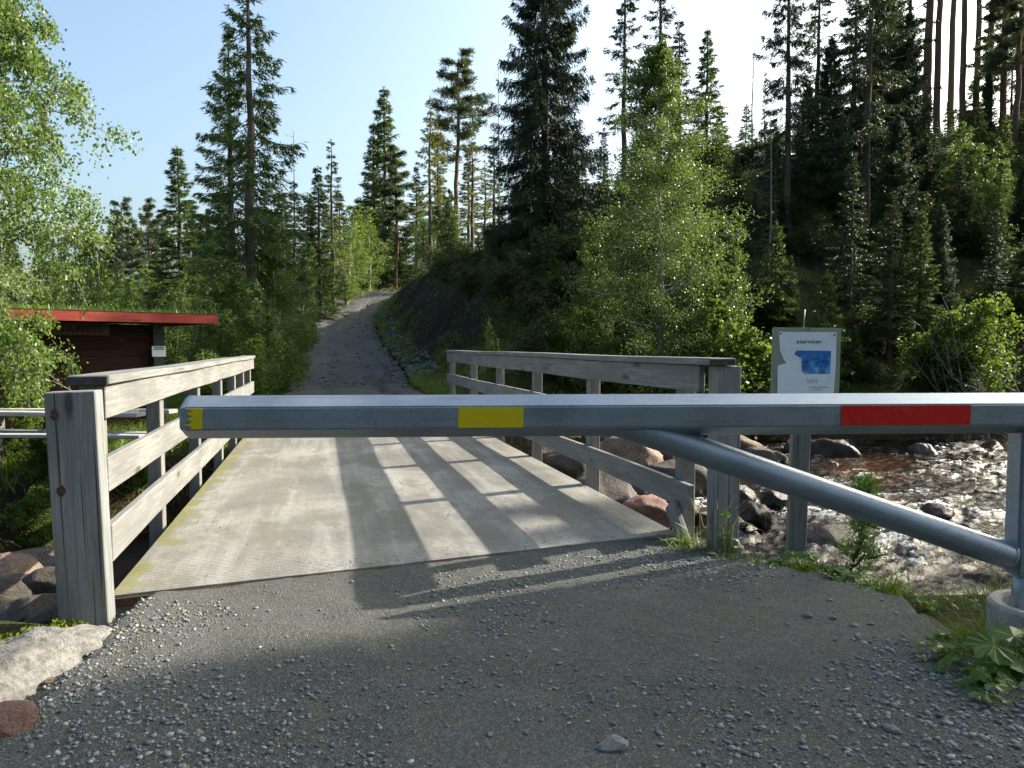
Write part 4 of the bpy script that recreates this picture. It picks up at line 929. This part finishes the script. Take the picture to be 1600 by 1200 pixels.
# wood upstream on the right that shades the near road
for x, y, H in ((20.5, 12.2, 17), (23.5, 13.6, 18), (21.5, 9.8, 16), (25.5, 11.2, 18), (19.2, 10.6, 15.5), (27, 14.4, 18), (24, 8.6, 16), (28.5, 12, 18), (22.3, 11.6, 17), (19, 13.0, 15), (17.6, 11.6, 13.5), (26, 6, 16), (30, 9, 18), (22, 6.0, 15), (30, 15.5, 17.5), (22.5, 14.5, 16.5)):
    plant('spruce_droop', x, y, H, 'tall spruce of the wood upstream', 'spruce', 'spruces of the upstream wood', .9)

for x, y, H in ((-9, -9, 14), (-5, -11, 15), (-1.5, -13, 16), (3, -11, 15), (7, -9.5, 14), (11, -6, 15), (-13, -6, 14), (14, -2, 14), (-16, -2, 13), (-3, -17, 17), (5, -17, 17), (10, -13, 16), (-10, -15, 16)):
    plant('spruce_b' if x % 2 else 'spruce_a', x, y, H, 'spruce of the wood lining the road before the bridge', 'spruce', 'spruces lining the near road', 1.4)
for x, y, H in ((21.2, 16.8, 12.4),):
    plant('pine_a', x, y, H, 'pine at the edge of the upstream wood', 'pine', 'pines of the upstream wood', 1.1)
# ------------------------------------------------------------------ red shed
A_ = at(340, 500, 14.2); Bd = Vector((-.72, -.69, 0)).normalized(); Nn = Vector((.69, -.72, 0)).normalized()
sx = math.atan2(-Bd.y, -Bd.x)                                        # local +X runs along the front towards the bridge
shed = empty('red_shed', (A_.x-.0, A_.y, hz(A_.x-1.5, A_.y-.5)-.25), sx); so_ = Vector(shed.location); gz = so_.z
tag(shed, 'low dark red shed with a bright red eaves board and turf roof', 'shed')
ztop = at(240, 489, 13.4).z-gz
LEN = 6.0
def sp(name, me, mat, x, y, z, rot=None): return link(name, me, mat, shed, (x, y, z), rot)
# local frame: x=0 is the right end of the roof edge, the front edge lies on y=0, the building behind it (+y)
for i, (x0, x1) in enumerate(((-2.35, 0), (-4.7, -2.354), (-LEN-.3, -4.704))): sp('eaves_board', box_me('eaves_board', x1-x0, .028, .175, .004), M['redwood'], (x0+x1)/2, 0, ztop-.0875)
sp('eaves_board', box_me('eaves_board', 3.0, .028, .175, .004), M['redwood'], -.016, 1.515, ztop-.0875, (0, 0, math.pi/2))
sp('roof', box_me('roof', LEN+.2, 2.95, .09, .01), M['brownwood'], -LEN/2-.13, 1.51, ztop-.075)
sp('roof_felt', box_me('roof_felt', LEN+.3, 3.06, .012, .002), M['tar'], -LEN/2-.13, 1.51, ztop+.008)
P = np.c_[g.uniform(-LEN, -.15, 2600), g.uniform(.05, 2.9, 2600), np.full(2600, ztop+.012)]
k_ = fbm(P[:, 0]*1.5, P[:, 1]*1.5, 3, 5) > -.06; P = P[k_]
tf = link('turf', leaves_mesh('turf', P, g.normal(0, .5, P.shape)+np.array([0, 0, 1]), g.uniform(.05, .16, len(P)), .02, g.random(len(P))), M['l_grass'], shed); tf['kind'] = 'stuff'
wy = .62; wx0, wx1 = -LEN+.3, -.92
for i in range(15):
    z0 = .10+i*.148
    if z0+.14 > ztop-.12: break
    sp('wall_board', box_me('wall_board', wx1-wx0, .022, .143, .004), M['brownwood'], (wx0+wx1)/2, wy+.004*(i % 2), z0+.07)
    sp('wall_board', box_me('wall_board', 2.2, .022, .143, .004), M['brownwood'], wx1+.06, wy+1.14+.0, z0+.07, (0, 0, math.pi/2))
sp('corner_post', box_me('corner_post', .19, .12, ztop-.13, .006), M['tar'], wx1+.0, wy-.05, (ztop-.13)/2)
sp('back_wall', box_me('back_wall', wx1-wx0, .05, ztop-.13, 0), M['brownwood'], (wx0+wx1)/2, wy+2.27, (ztop-.13)/2)
shm = shed.matrix_basis.copy()
def shw(x, y, z): return Matrix.Translation(so_) @ Matrix.Rotation(sx, 4, 'Z') @ Vector((x, y, z))
nb_ = link('name_board', box_me('name_board', 1.15, .025, .22, .004), M['wood_old'], None, shw(-2.33, .52, ztop-.30), (0, 0, sx))
nb_.data.materials[0] = M['brownwood']
m = NT('brown_sign_board'); M['signbrown'] = m.fin((.085, .04, .02), .7); nb_.data.materials[0] = M['signbrown']
tag(nb_, 'brown wooden name board under the eaves of the red shed', 'sign')
tl_o = link('lettering', text_me('lettering', 'SAMEIE', .20, .002, .004), M['ink3'], nb_, (.12, -.015, .0), (math.pi/2, 0, 0)); tl_o.scale = (1.05, .85, 1)
nsx, nsz = .25, .20
no = link('notice_sheet', box_me('notice_sheet', nsx, .006, nsz, .001), M['paper'], None, shw(wx1-.0, wy-.118, ztop-.70), (0, 0, sx)); tag(no, 'small white notice on the black corner post of the shed', 'notice')
link('black_rule', box_me('black_rule', .20, .001, .012, 0), M['ink'], no, (0, -.0038, .035)); link('grey_band', box_me('grey_band', .17, .001, .028, 0), M['ink2'], no, (0, -.0038, .068))
# ------------------------------------------------------------------ stacked planks by the shed
pz = hz(-5.9, 9.0)
def plank(x, y, z, L, w_, t, rz, label, mat='plank', group='grey planks by the shed'):
    o = link('plank', box_me('plank', L, w_, t, .006, 1, .006, 6, int(x*100)), M[mat], None, (x, y, z), (0, 0, rz)); return tag(o, label, 'plank', group)
q1 = at(60, 646, 8.9); q2 = at(50, 681, 8.5)
plank(q1.x+.0, q1.y, q1.z, 2.6, .2, .05, R(-4), 'grey plank lying on top of the plank stack by the shed')
plank(q1.x-.1, q1.y+.22, q1.z+.012, 2.4, .18, .045, R(-3), 'grey plank lying on top of the plank stack by the shed')
plank(q1.x+.15, q1.y+.46, q1.z-.01, 2.7, .2, .05, R(-6), 'grey plank lying on top of the plank stack by the shed')
plank(q2.x+.1, q2.y, q2.z, 2.5, .16, .04, R(-5), 'low grey plank at the front of the stack')
plank(q2.x+.2, q2.y+.5, q2.z-.02, 2.9, .16, .04, R(-7), 'low grey plank at the back of the stack')
for dx in (-.9, .3):
    x, y = q1.x+dx, q1.y+.2; z0 = hz(x, y)-.1; z1 = q1.z-.03
    o = link('bearer_block', box_me('bearer_block', .2, .75, max(.1, z1-z0), .012), M['wood_old'], None, (x, y, (z0+z1)/2)); tag(o, 'old timber block carrying the grey planks', 'timber block', 'blocks under the planks')

# ------------------------------------------------------------------ grass, herbs, pebbles
def blades(pts, hmin, hmax, per, w_=.012, spread=.08, seed=0, lean=.5):
    g = np.random.default_rng(seed); P = np.repeat(pts, per, 0); n = len(P); P = P+np.c_[g.normal(0, spread, (n, 2)), np.zeros(n)]
    D = unit(np.c_[g.normal(0, lean, (n, 2)), np.ones(n)]); H = g.uniform(hmin, hmax, n); tb = np.repeat(g.uniform(.1, .9, len(pts)), per)
    Sd = unit(np.cross(D, g.normal(size=(n, 3)))); ww = w_*g.uniform(.6, 1.2, n)[:, None]
    bend = unit(np.c_[D[:, :2], np.zeros(n)]+1e-6); mid = P+D*(H*.55)[:, None]; tip = P+D*(H*.9)[:, None]+bend*(H*.35)[:, None]*g.uniform(.2, 1, (n, 1))-np.array([0, 0, 1])*(H*.12)[:, None]
    V = np.stack([P-Sd*ww*.5, P+Sd*ww*.5, mid+Sd*ww*.4, mid-Sd*ww*.4, tip+Sd*ww*.05, tip-Sd*ww*.05], 1).reshape(-1, 3)
    b = np.arange(n)[:, None]*6; F = np.concatenate([b+np.array([[0, 1, 2, 3]]), b+np.array([[3, 2, 4, 5]])])
    me = quads_mesh('grass', V, F); a = me.attributes.new('tint', 'FLOAT', 'FACE'); t = np.clip(np.r_[tb, tb]+np.random.default_rng(1).normal(0, .15, 2*n), 0, 1); a.data.foreach_set('value', t[:len(me.polygons)].astype(np.float32)); return me
def scatter(n, x0, x1, y0, y1, test, seed):
    g = np.random.default_rng(seed); x = g.uniform(x0, x1, n); y = g.uniform(y0, y1, n); k = test(x, y); x, y = x[k], y[k]; return np.c_[x, y, height(x, y)-.01]
def bank(x, y, smin=.35):
    d, s_, hw = chan(x, y); rd, rs, rz_ = poly(x, y, RD); a, c = ac(x, y)
    return (d-hw > smin) & (rd > 1.75+.5*fbm(x, y, 2, 4)) & ~((c > -1.25) & (c < 2.75) & (a > 4) & (a < 15.2))
pts = scatter(9000, -11, -2.6, 6.5, 24, lambda x, y: bank(x, y, .3) & (fbm(x*.5, y*.5, 3, 90) > -.2) & (chan(x, y)[1] < 0), 1)
tag(link('grass', blades(pts, .10, .34, 8, .012, .10, 1), M['l_grass']), 'grass on the bank by the shed and the left road edge', 'grass', kind='stuff')
pts = scatter(2600, -6, 6, 13.5, 26, lambda x, y: bank(x, y, .5) & (poly(x, y, RD)[1] < 0) & (poly(x, y, RD)[0] < 5.5), 2)
tag(link('grass', blades(pts, .12, .36, 8, .013, .11, 2), M['l_grass']), 'grass verge right of the road beyond the bridge', 'grass', kind='stuff')
pts = scatter(4200, -16, -4, 22, 62, lambda x, y: (np.abs(poly(x, y, RD)[0]-2.4) < .9), 3)
tag(link('grass', blades(pts, .15, .5, 6, .025, .15, 3), M['l_grass']), 'rough grass along the climbing road', 'grass', kind='stuff')
pts = scatter(500, -14, -6, 44, 62, lambda x, y: (np.abs(poly(x, y, RD)[0]-2.6) < .7) & (poly(x, y, RD)[1] > 0), 4)
tag(link('dry_grass', blades(pts, .5, 1.1, 8, .03, .2, 4), M['l_dry']), 'dry yellow grass at the outside of the bend', 'grass', kind='stuff')
pts = scatter(800, 1.2, 4.2, 2.8, 6.4, lambda x, y: (chan(x, y)[0]-chan(x, y)[2] > .3) & (x > np.interp(y, [2.2, 3.2, 4.0, 4.6, 5.4, 6], [3.1, 2.5, 2.3, 1.85, 1.5, 1.3])) & (fbm(x*2, y*2, 2, 6) > -.12), 5)
tag(link('grass', blades(pts, .05, .20, 7, .006, .05, 5), M['l_grass']), 'grass and weeds on the near bank under the barrier strut', 'grass', kind='stuff')
def tuft(px, py, Y, n, hmin, hmax, label, mat='l_grass', spread=.05, w_=.006, seed=0, lean=.45):
    v = at(px, py, Y); z = max(hz(v.x, Y), -.02 if v.x < 2.6 else -9); me = blades(np.array([[0, 0, -.01]]), hmin, hmax, n, w_, spread, seed+50, lean); return tag(link('grass_tuft', me, M[mat], None, (v.x, Y, z)), label, 'grass')
tuft(1075, 858, 5.02, 120, .10, .26, 'bright green grass tuft at the foot of the leaning brace board', seed=1, spread=.07)
tuft(1520, 1035, 3.2, 170, .10, .24, 'dark green grass tuft beside the concrete ring', seed=2, spread=.09)
tuft(1575, 1080, 2.95, 110, .06, .17, 'low grass tuft in front of the concrete ring', seed=3, spread=.07)
tuft(1480, 1085, 2.95, 45, .04, .10, 'tiny grass tuft on the gravel near the leafy herbs', seed=4, spread=.03)
tuft(1245, 1005, 3.45, 26, .03, .07, 'small weed tuft on the gravel edge', seed=5, spread=.03); tuft(1287, 1028, 3.3, 26, .03, .07, 'little weed tuft on the gravel beside the first', seed=6, spread=.03); tuft(1205, 972, 3.75, 22, .03, .06, 'faint weed tuft nearest the bank weeds', seed=7, spread=.03)
tuft(1118, 800, 5.0, 40, .3, .62, 'brown seeded grass stalks before the right end post', 'l_dry', .05, .005, 8, .18)
tuft(895, 745, 11.5, 70, .5, 1.0, 'dry straw grass at the boulders under the railing', 'l_dry', .10, .010, 9, .25)
# lobed herb leaves
def herb_leaf(seed, lobes=7):
    r = random.Random(seed); bm = bmesh.new(); c = bm.verts.new((0, 0, 0)); ring = []; N_ = lobes*4
    for i in range(N_+1):
        t = -2.7+5.4*i/N_; rr = .5*(1-.16*math.cos(t*lobes)*.9-.05*math.cos(t*lobes*3))*(1+.25*math.cos(t)); ring.append(bm.verts.new((rr*math.cos(t), rr*math.sin(t), .10*rr*math.cos(t*lobes)-.12*rr+.02*r.random())))
    for a, b in zip(ring, ring[1:]): bm.faces.new((c, a, b))
    me = bpy.data.meshes.new('leaf'); bm.to_mesh(me); bm.free(); at_ = me.attributes.new('tint', 'FLOAT', 'FACE'); at_.data.foreach_set('value', np.full(len(me.polygons), .5, np.float32)); me.materials.append(M['l_herb']); return me
HL = [herb_leaf(i, 5+i % 3*2) for i in range(4)]
def herb(px, py, Y, n, size, hmax, label, seed=0, spread=.12):
    r = random.Random(seed); v = at(px, py, Y); z0 = hz(v.x, Y); z0 = max(z0, -.03) if Y < 4 else z0
    e = empty('leafy_herb', (v.x, Y, z0)); tag(e, label, 'herb')
    for i in range(n):
        a = r.uniform(0, 6.28); d = r.uniform(.2, 1)*spread; h = r.uniform(.35, 1)*hmax; s = size*r.uniform(.6, 1.15)
        o = link('leaf', HL[r.randrange(4)], None, e, (d*math.cos(a), d*math.sin(a), h), (r.uniform(-.5, .5), r.uniform(-.2, .7), a)); o.scale = (s, s, s)
        w = Wood(); w.tube([(0, 0, 0), (d*.4*math.cos(a), d*.4*math.sin(a), h*.6), (d*math.cos(a), d*math.sin(a), h-.004)], [.0025, .002, .0015], 4); link('stem', w.mesh('stem'), M['l_herb'], e); w_me = None
    return e
herb(1590, 1010, 3.02, 8, .19, .20, 'large leaved herb leaning on the concrete ring', 1, .14)
herb(1520, 1060, 3.05, 12, .10, .12, 'low leafy herb amid the grass before the concrete ring', 2, .16)
herb(1455, 1040, 3.12, 9, .09, .06, 'flat leaved herb at the edge of the gravel', 3, .16)
herb(1250, 890, 4.72, 12, .12, .13, 'broad leaved herb at the foot of the sign post', 4, .17)
herb(1190, 900, 4.75, 9, .08, .10, 'small herb between the end post and the sign post', 5, .15)
herb(1310, 910, 4.5, 12, .09, .14, 'leafy herb just right of the sign post foot', 6, .18)
herb(1370, 925, 4.25, 9, .08, .12, 'leafy herb under the barrier strut', 7, .16)
herb(1440, 945, 4.05, 9, .07, .10, 'trailing herb between strut and concrete ring', 8, .2)
herb(1165, 905, 4.7, 12, .08, .10, 'spreading herb on the gravel edge by the right end post', 21, .2)
herb(1225, 905, 4.62, 12, .09, .13, 'bushy herb in front of the sign post', 22, .15)
herb(1285, 925, 4.45, 14, .08, .12, 'dense low herb at the gravel edge beyond the sign post', 23, .18)
herb(1340, 940, 4.3, 12, .08, .12, 'green herb at the foot of the pine sapling', 24, .17)
herb(1405, 950, 4.15, 10, .07, .11, 'ragged herb on the bank past the pine sapling', 25, .2)
tuft(1265, 915, 4.55, 90, .08, .2, 'grass tuft among the herbs by the sign post', seed=21, spread=.07); tuft(1385, 950, 4.2, 90, .08, .2, 'grass tuft on the bank past the sapling', seed=22, spread=.07); tuft(1150, 880, 4.78, 70, .06, .18, 'grass tuft beside the weeds at the right end post', seed=23, spread=.07)
herb(1140, 850, 4.9, 16, .06, .38, 'upright leafy weed in front of the right end post', 9, .09)
herb(1125, 870, 4.85, 8, .08, .10, 'low weed at the foot of the right end post', 10, .09)
herb(1560, 1085, 2.85, 11, .11, .14, 'leafy herb in front of the grass by the concrete ring', 12, .17)
herb(1500, 1010, 3.3, 9, .09, .10, 'leafy herb at the left side of the concrete ring', 13, .13)
tuft(1545, 1000, 3.25, 140, .12, .28, 'tall grass tuft against the concrete ring', seed=12, spread=.09)
herb(1560, 950, 3.75, 8, .08, .10, 'leafy herb behind the concrete ring', 11, .16)
v = at(1350, 905, 4.7); plant('sapling_pine', v.x, 4.75, at(1350, 740, 4.75).z-hz(v.x, 4.75), 'young pine sapling on the bank behind the strut', 'sapling', None, .7)
for px, Y, H, lb_ in ((30, 9.6, .7, 'bright bush among the grass in front of the planks'), (60, 9.2, .6, 'low sunny bush beside the bright bush by the planks'), (40, 8.4, .8, 'leafy bush on the bank left of the thick end post'), (75, 8.0, .6, 'small bush in shade beside the thick end post'), (10, 7.9, .7, 'bush overhanging the shaded channel')):
    v = at(px, 541, Y); plant('bush', v.x, Y, H, lb_, 'bush', None, 1.1, sink=.05)
for px, Y, H, lb_ in ((215, 9.6, .55, 'low bush seen through the first gap of the left railing'), (285, 10.6, .6, 'low bush seen under the barrier end')):
    v = at(px, 541, Y); plant('bush', v.x, Y, H, lb_, 'bush', None, .9, sink=.05)
# ground cover over the slope and the far left
pts = scatter(52000, -6, 30, 17, 44, lambda x, y: (chan(x, y)[0]-chan(x, y)[2] > .9) & (poly(x, y, RD)[0] > 3.0) & (poly(x, y, RD)[1] < 0) & (np.abs(x/y-.3) < .47) & (fbm(x*.6, y*.6, 3, 19) > -.08), 9)
gg = np.random.default_rng(4); n = len(pts); pts[:, 2] += gg.uniform(0, .32, n)**1.3
tag(link('ground_cover', leaves_mesh('ground_cover', pts, gg.normal(0, 1, (n, 3))+np.array([0, 0, .5]), gg.uniform(.07, .2, n), gg.uniform(.04, .09, n), gg.random(n)), M['l_dark']), 'berry bushes and moss covering the wooded slope', 'undergrowth', kind='stuff')
# moss fronds on the rock
gg = np.random.default_rng(8); n = 5200; uu = gg.uniform(-1.15, .72, n); vv = np.interp(uu, [-1.2, 0, .8], [.20, .19, .10])+gg.normal(0, .035, n)
ii = np.clip(((uu+1.3)/2.35*89).round().astype(int), 0, 89); jj = np.clip(((vv+.52)/1.14*45).round().astype(int), 0, 45); zz_ = BZg[jj, ii]-.006
ms = link('moss', leaves_mesh('moss', np.c_[uu, vv, zz_], gg.normal(0, .6, (n, 3))+np.array([0, 0, 1]), gg.uniform(.015, .04, n), .016, gg.random(n)), M['moss'], pr); ms['kind'] = 'stuff'
# pebbles: many small ones together, the large ones singly
def pebble_field(n, seed):
    g = np.random.default_rng(seed); x = g.uniform(-2.6, 3.2, n); y = 1.2+g.random(n)**1.3*3.9
    cl = fbm(x*1.1, y*1.1, 3, 13); c = ac(x, y); k = (c[0] < 4.36+.125*(c[1]+1.145)) & (g.random(n) < np.clip(.12+cl*2.6+.75*np.exp(-((x-.0)**2/1.0+(y-2.2)**2/.9))+.5*sst(.9, 1.7, x-.35*(3.6-y)), .03, 1)); x, y = x[k], y[k]
    z = gravel_z(x, y); k = z > -.05; x, y, z = x[k], y[k], z[k]; n = len(x); s = .003+(.009+.003*sst(1.2, 1.9, x))*g.random(n)**3.0
    bm = bmesh.new(); bmesh.ops.create_icosphere(bm, subdivisions=1, radius=1); T = np.array([v.co[:] for v in bm.verts]); F = np.array([[v.index for v in f.verts] for f in bm.faces]); bm.free()
    V = T[None]*(1+g.normal(0, .22, (n, len(T), 1)))*s[:, None, None]*np.stack([g.uniform(.8, 1.5, n), g.uniform(.7, 1.2, n), g.uniform(.45, .8, n)], 1)[:, None, :]
    an = g.uniform(0, 6.28, n); ca, sa = np.cos(an)[:, None], np.sin(an)[:, None]; V = np.stack([V[..., 0]*ca-V[..., 1]*sa, V[..., 0]*sa+V[..., 1]*ca, V[..., 2]], -1)+np.stack([x, y, z+s*.2], -1)[:, None, :]
    FF = (F[None]+(np.arange(n)*len(T))[:, None, None]).reshape(-1, 3); me = quads_mesh('loose_gravel', V.reshape(-1, 3), FF); a = me.attributes.new('tint', 'FLOAT', 'FACE'); a.data.foreach_set('value', np.repeat(g.random(n), len(F)).astype(np.float32)); return me
m = NT('pebble_stone'); t = m.attr('tint'); nn = m.noise(m.coord(), 90, 3); M['pebble'] = m.fin(m.mix(m.math('MULTIPLY', nn, .5), m.ramp(t, [(0, (.10, .105, .105)), (.35, (.19, .195, .195)), (.75, (.29, .295, .29)), (.92, (.33, .30, .25)), (1, (.50, .49, .47))]), (.08, .08, .08)), .85)
tag(link('loose_gravel', pebble_field(66000, 3), M['pebble']), 'loose grey gravel strewn over the near road', 'gravel', kind='stuff')
def deck_grit(n, seed):
    g = np.random.default_rng(seed); c = g.uniform(-1.12, 2.5, n); a = 4.5+.125*(c+1.145)+g.random(n)**2.2*8; k = g.random(n) < np.clip(.15+3*fbm(a*1.2, c*1.2, 3, 15)+.6*sst(.5, 0, np.minimum(c+1.145, 2.535-c)), .03, 1); c, a = c[k], a[k]; n = len(a)
    x, y = xy(a, c); s = .0025+.008*g.random(n)**4; T = np.array([(1, 0, 0), (0, 1, 0), (-1, 0, 0), (0, -1, 0), (0, 0, .8)], float); F = np.array([(0, 1, 4), (1, 2, 4), (2, 3, 4), (3, 0, 4)])
    V = T[None]*s[:, None, None]*(1+g.normal(0, .25, (n, 5, 1))); an = g.uniform(0, 6.28, n)[:, None]; V = np.stack([V[..., 0]*np.cos(an)-V[..., 1]*np.sin(an), V[..., 0]*np.sin(an)+V[..., 1]*np.cos(an), V[..., 2]], -1)+np.stack([x, y, np.full(n, .0195)], -1)[:, None, :]
    me = quads_mesh('grit', V.reshape(-1, 3), (F[None]+(np.arange(n)*5)[:, None, None]).reshape(-1, 3)); at_ = me.attributes.new('tint', 'FLOAT', 'FACE'); at_.data.foreach_set('value', np.repeat(g.random(n)*.8, 4).astype(np.float32)); return me
tag(link('grit', deck_grit(9000, 5), M['pebble']), 'fine grit and crumbs lying on the bridge deck', 'grit', kind='stuff')
def road_stones(n, seed):
    g = np.random.default_rng(seed); P = RD[2:10]; seg = np.hypot(*(np.diff(P[:, :2], axis=0).T)); cs = np.r_[0, np.cumsum(seg)]; t = g.random(n)**1.3*cs[-1]
    cx = np.interp(t, cs, P[:, 0]); cy = np.interp(t, cs, P[:, 1]); cz = np.interp(t, cs, P[:, 2]); w = np.where(g.random(n) < .55, 1.75+g.random(n)*1.1, g.uniform(-2.1, 1.8, n)); x = cx+w*.96; y = cy+w*.2
    z = np.maximum(height(x, y), np.where(np.abs(w) < 1.9, cz+.09, -9)); s = .015+.07*g.random(n)**4*np.where(w > 1.7, 1.6, .7)
    bm = bmesh.new(); bmesh.ops.create_icosphere(bm, subdivisions=1, radius=1); T = np.array([v.co[:] for v in bm.verts]); F = np.array([[v.index for v in f.verts] for f in bm.faces]); bm.free()
    V = T[None]*(1+g.normal(0, .22, (n, len(T), 1)))*s[:, None, None]*np.array([1.2, 1, .7])+np.stack([x, y, z+s*.2], -1)[:, None, :]
    me = quads_mesh('road_stones', V.reshape(-1, 3), (F[None]+(np.arange(n)*len(T))[:, None, None]).reshape(-1, 3)); a = me.attributes.new('tint', 'FLOAT', 'FACE'); a.data.foreach_set('value', np.repeat(g.random(n)*.3, len(F)).astype(np.float32)); return me
tag(link('road_stones', road_stones(3200, 6), M['pebble']), 'stones strewn along the climbing road and its ditch', 'stones', kind='stuff')
PB = [rock_me('pebble', 300+i, 2, (1, .75, .5), .25, 5) for i in range(5)]
M['pebble_pale'] = rock_mat('pale_pebble', (.33, .33, .32), (.46, .455, .43), (.2, .2, .19))
for p in PB: p.materials.append(M['pebble_pale'])
def pebble(px, py, wpx, label, group=None, mat=None):
    v = at(px, py, None, -.01); s = wpx/FPX*v.y/.95; me = PB[int(px) % 5]
    if mat: me = me.copy(); me.materials[0] = M[mat]
    o = link('pebble', me, None, None, (v.x, v.y, float(gravel_z(np.array([v.x]), np.array([v.y]))[0])+s*.10), (0, 0, px)); o.scale = (s, s, s); return tag(o, label, 'stone', group)
pebble(955, 1185, 46, 'pale stone poking out of the gravel in the middle of the road'); pebble(1394, 1160, 26, 'flat pale pebble on the right of the road')
pebble(18, 1150, 90, 'red brown stone at the road edge below the pale rock', None, 'rock_red'); pebble(78, 1072, 24, 'small tan stone at the foot of the pale rock', None, 'rock_brown')
pebble(1262, 972, 14, 'pale pebble on the gravel below the sign'); 
for px, py, w_ in ((765, 1165, 14), (822, 1163, 12), (690, 1090, 10), (640, 1045, 9), (874, 1050, 10), (980, 1070, 9), (940, 1068, 10), (505, 1175, 9), (1300, 978, 12), (1335, 990, 14), (130, 1040, 14), (100, 1105, 10), (560, 1030, 9), (1205, 905, 8), (700, 1150, 9), (830, 990, 9), (1035, 1085, 10), (545, 1135, 9), (1170, 1130, 9), (1450, 1010, 10), (1230, 985, 10), (1380, 1060, 9)):
    pebble(px, py, w_, 'loose pebble on the near gravel', 'loose pebbles on the near gravel')
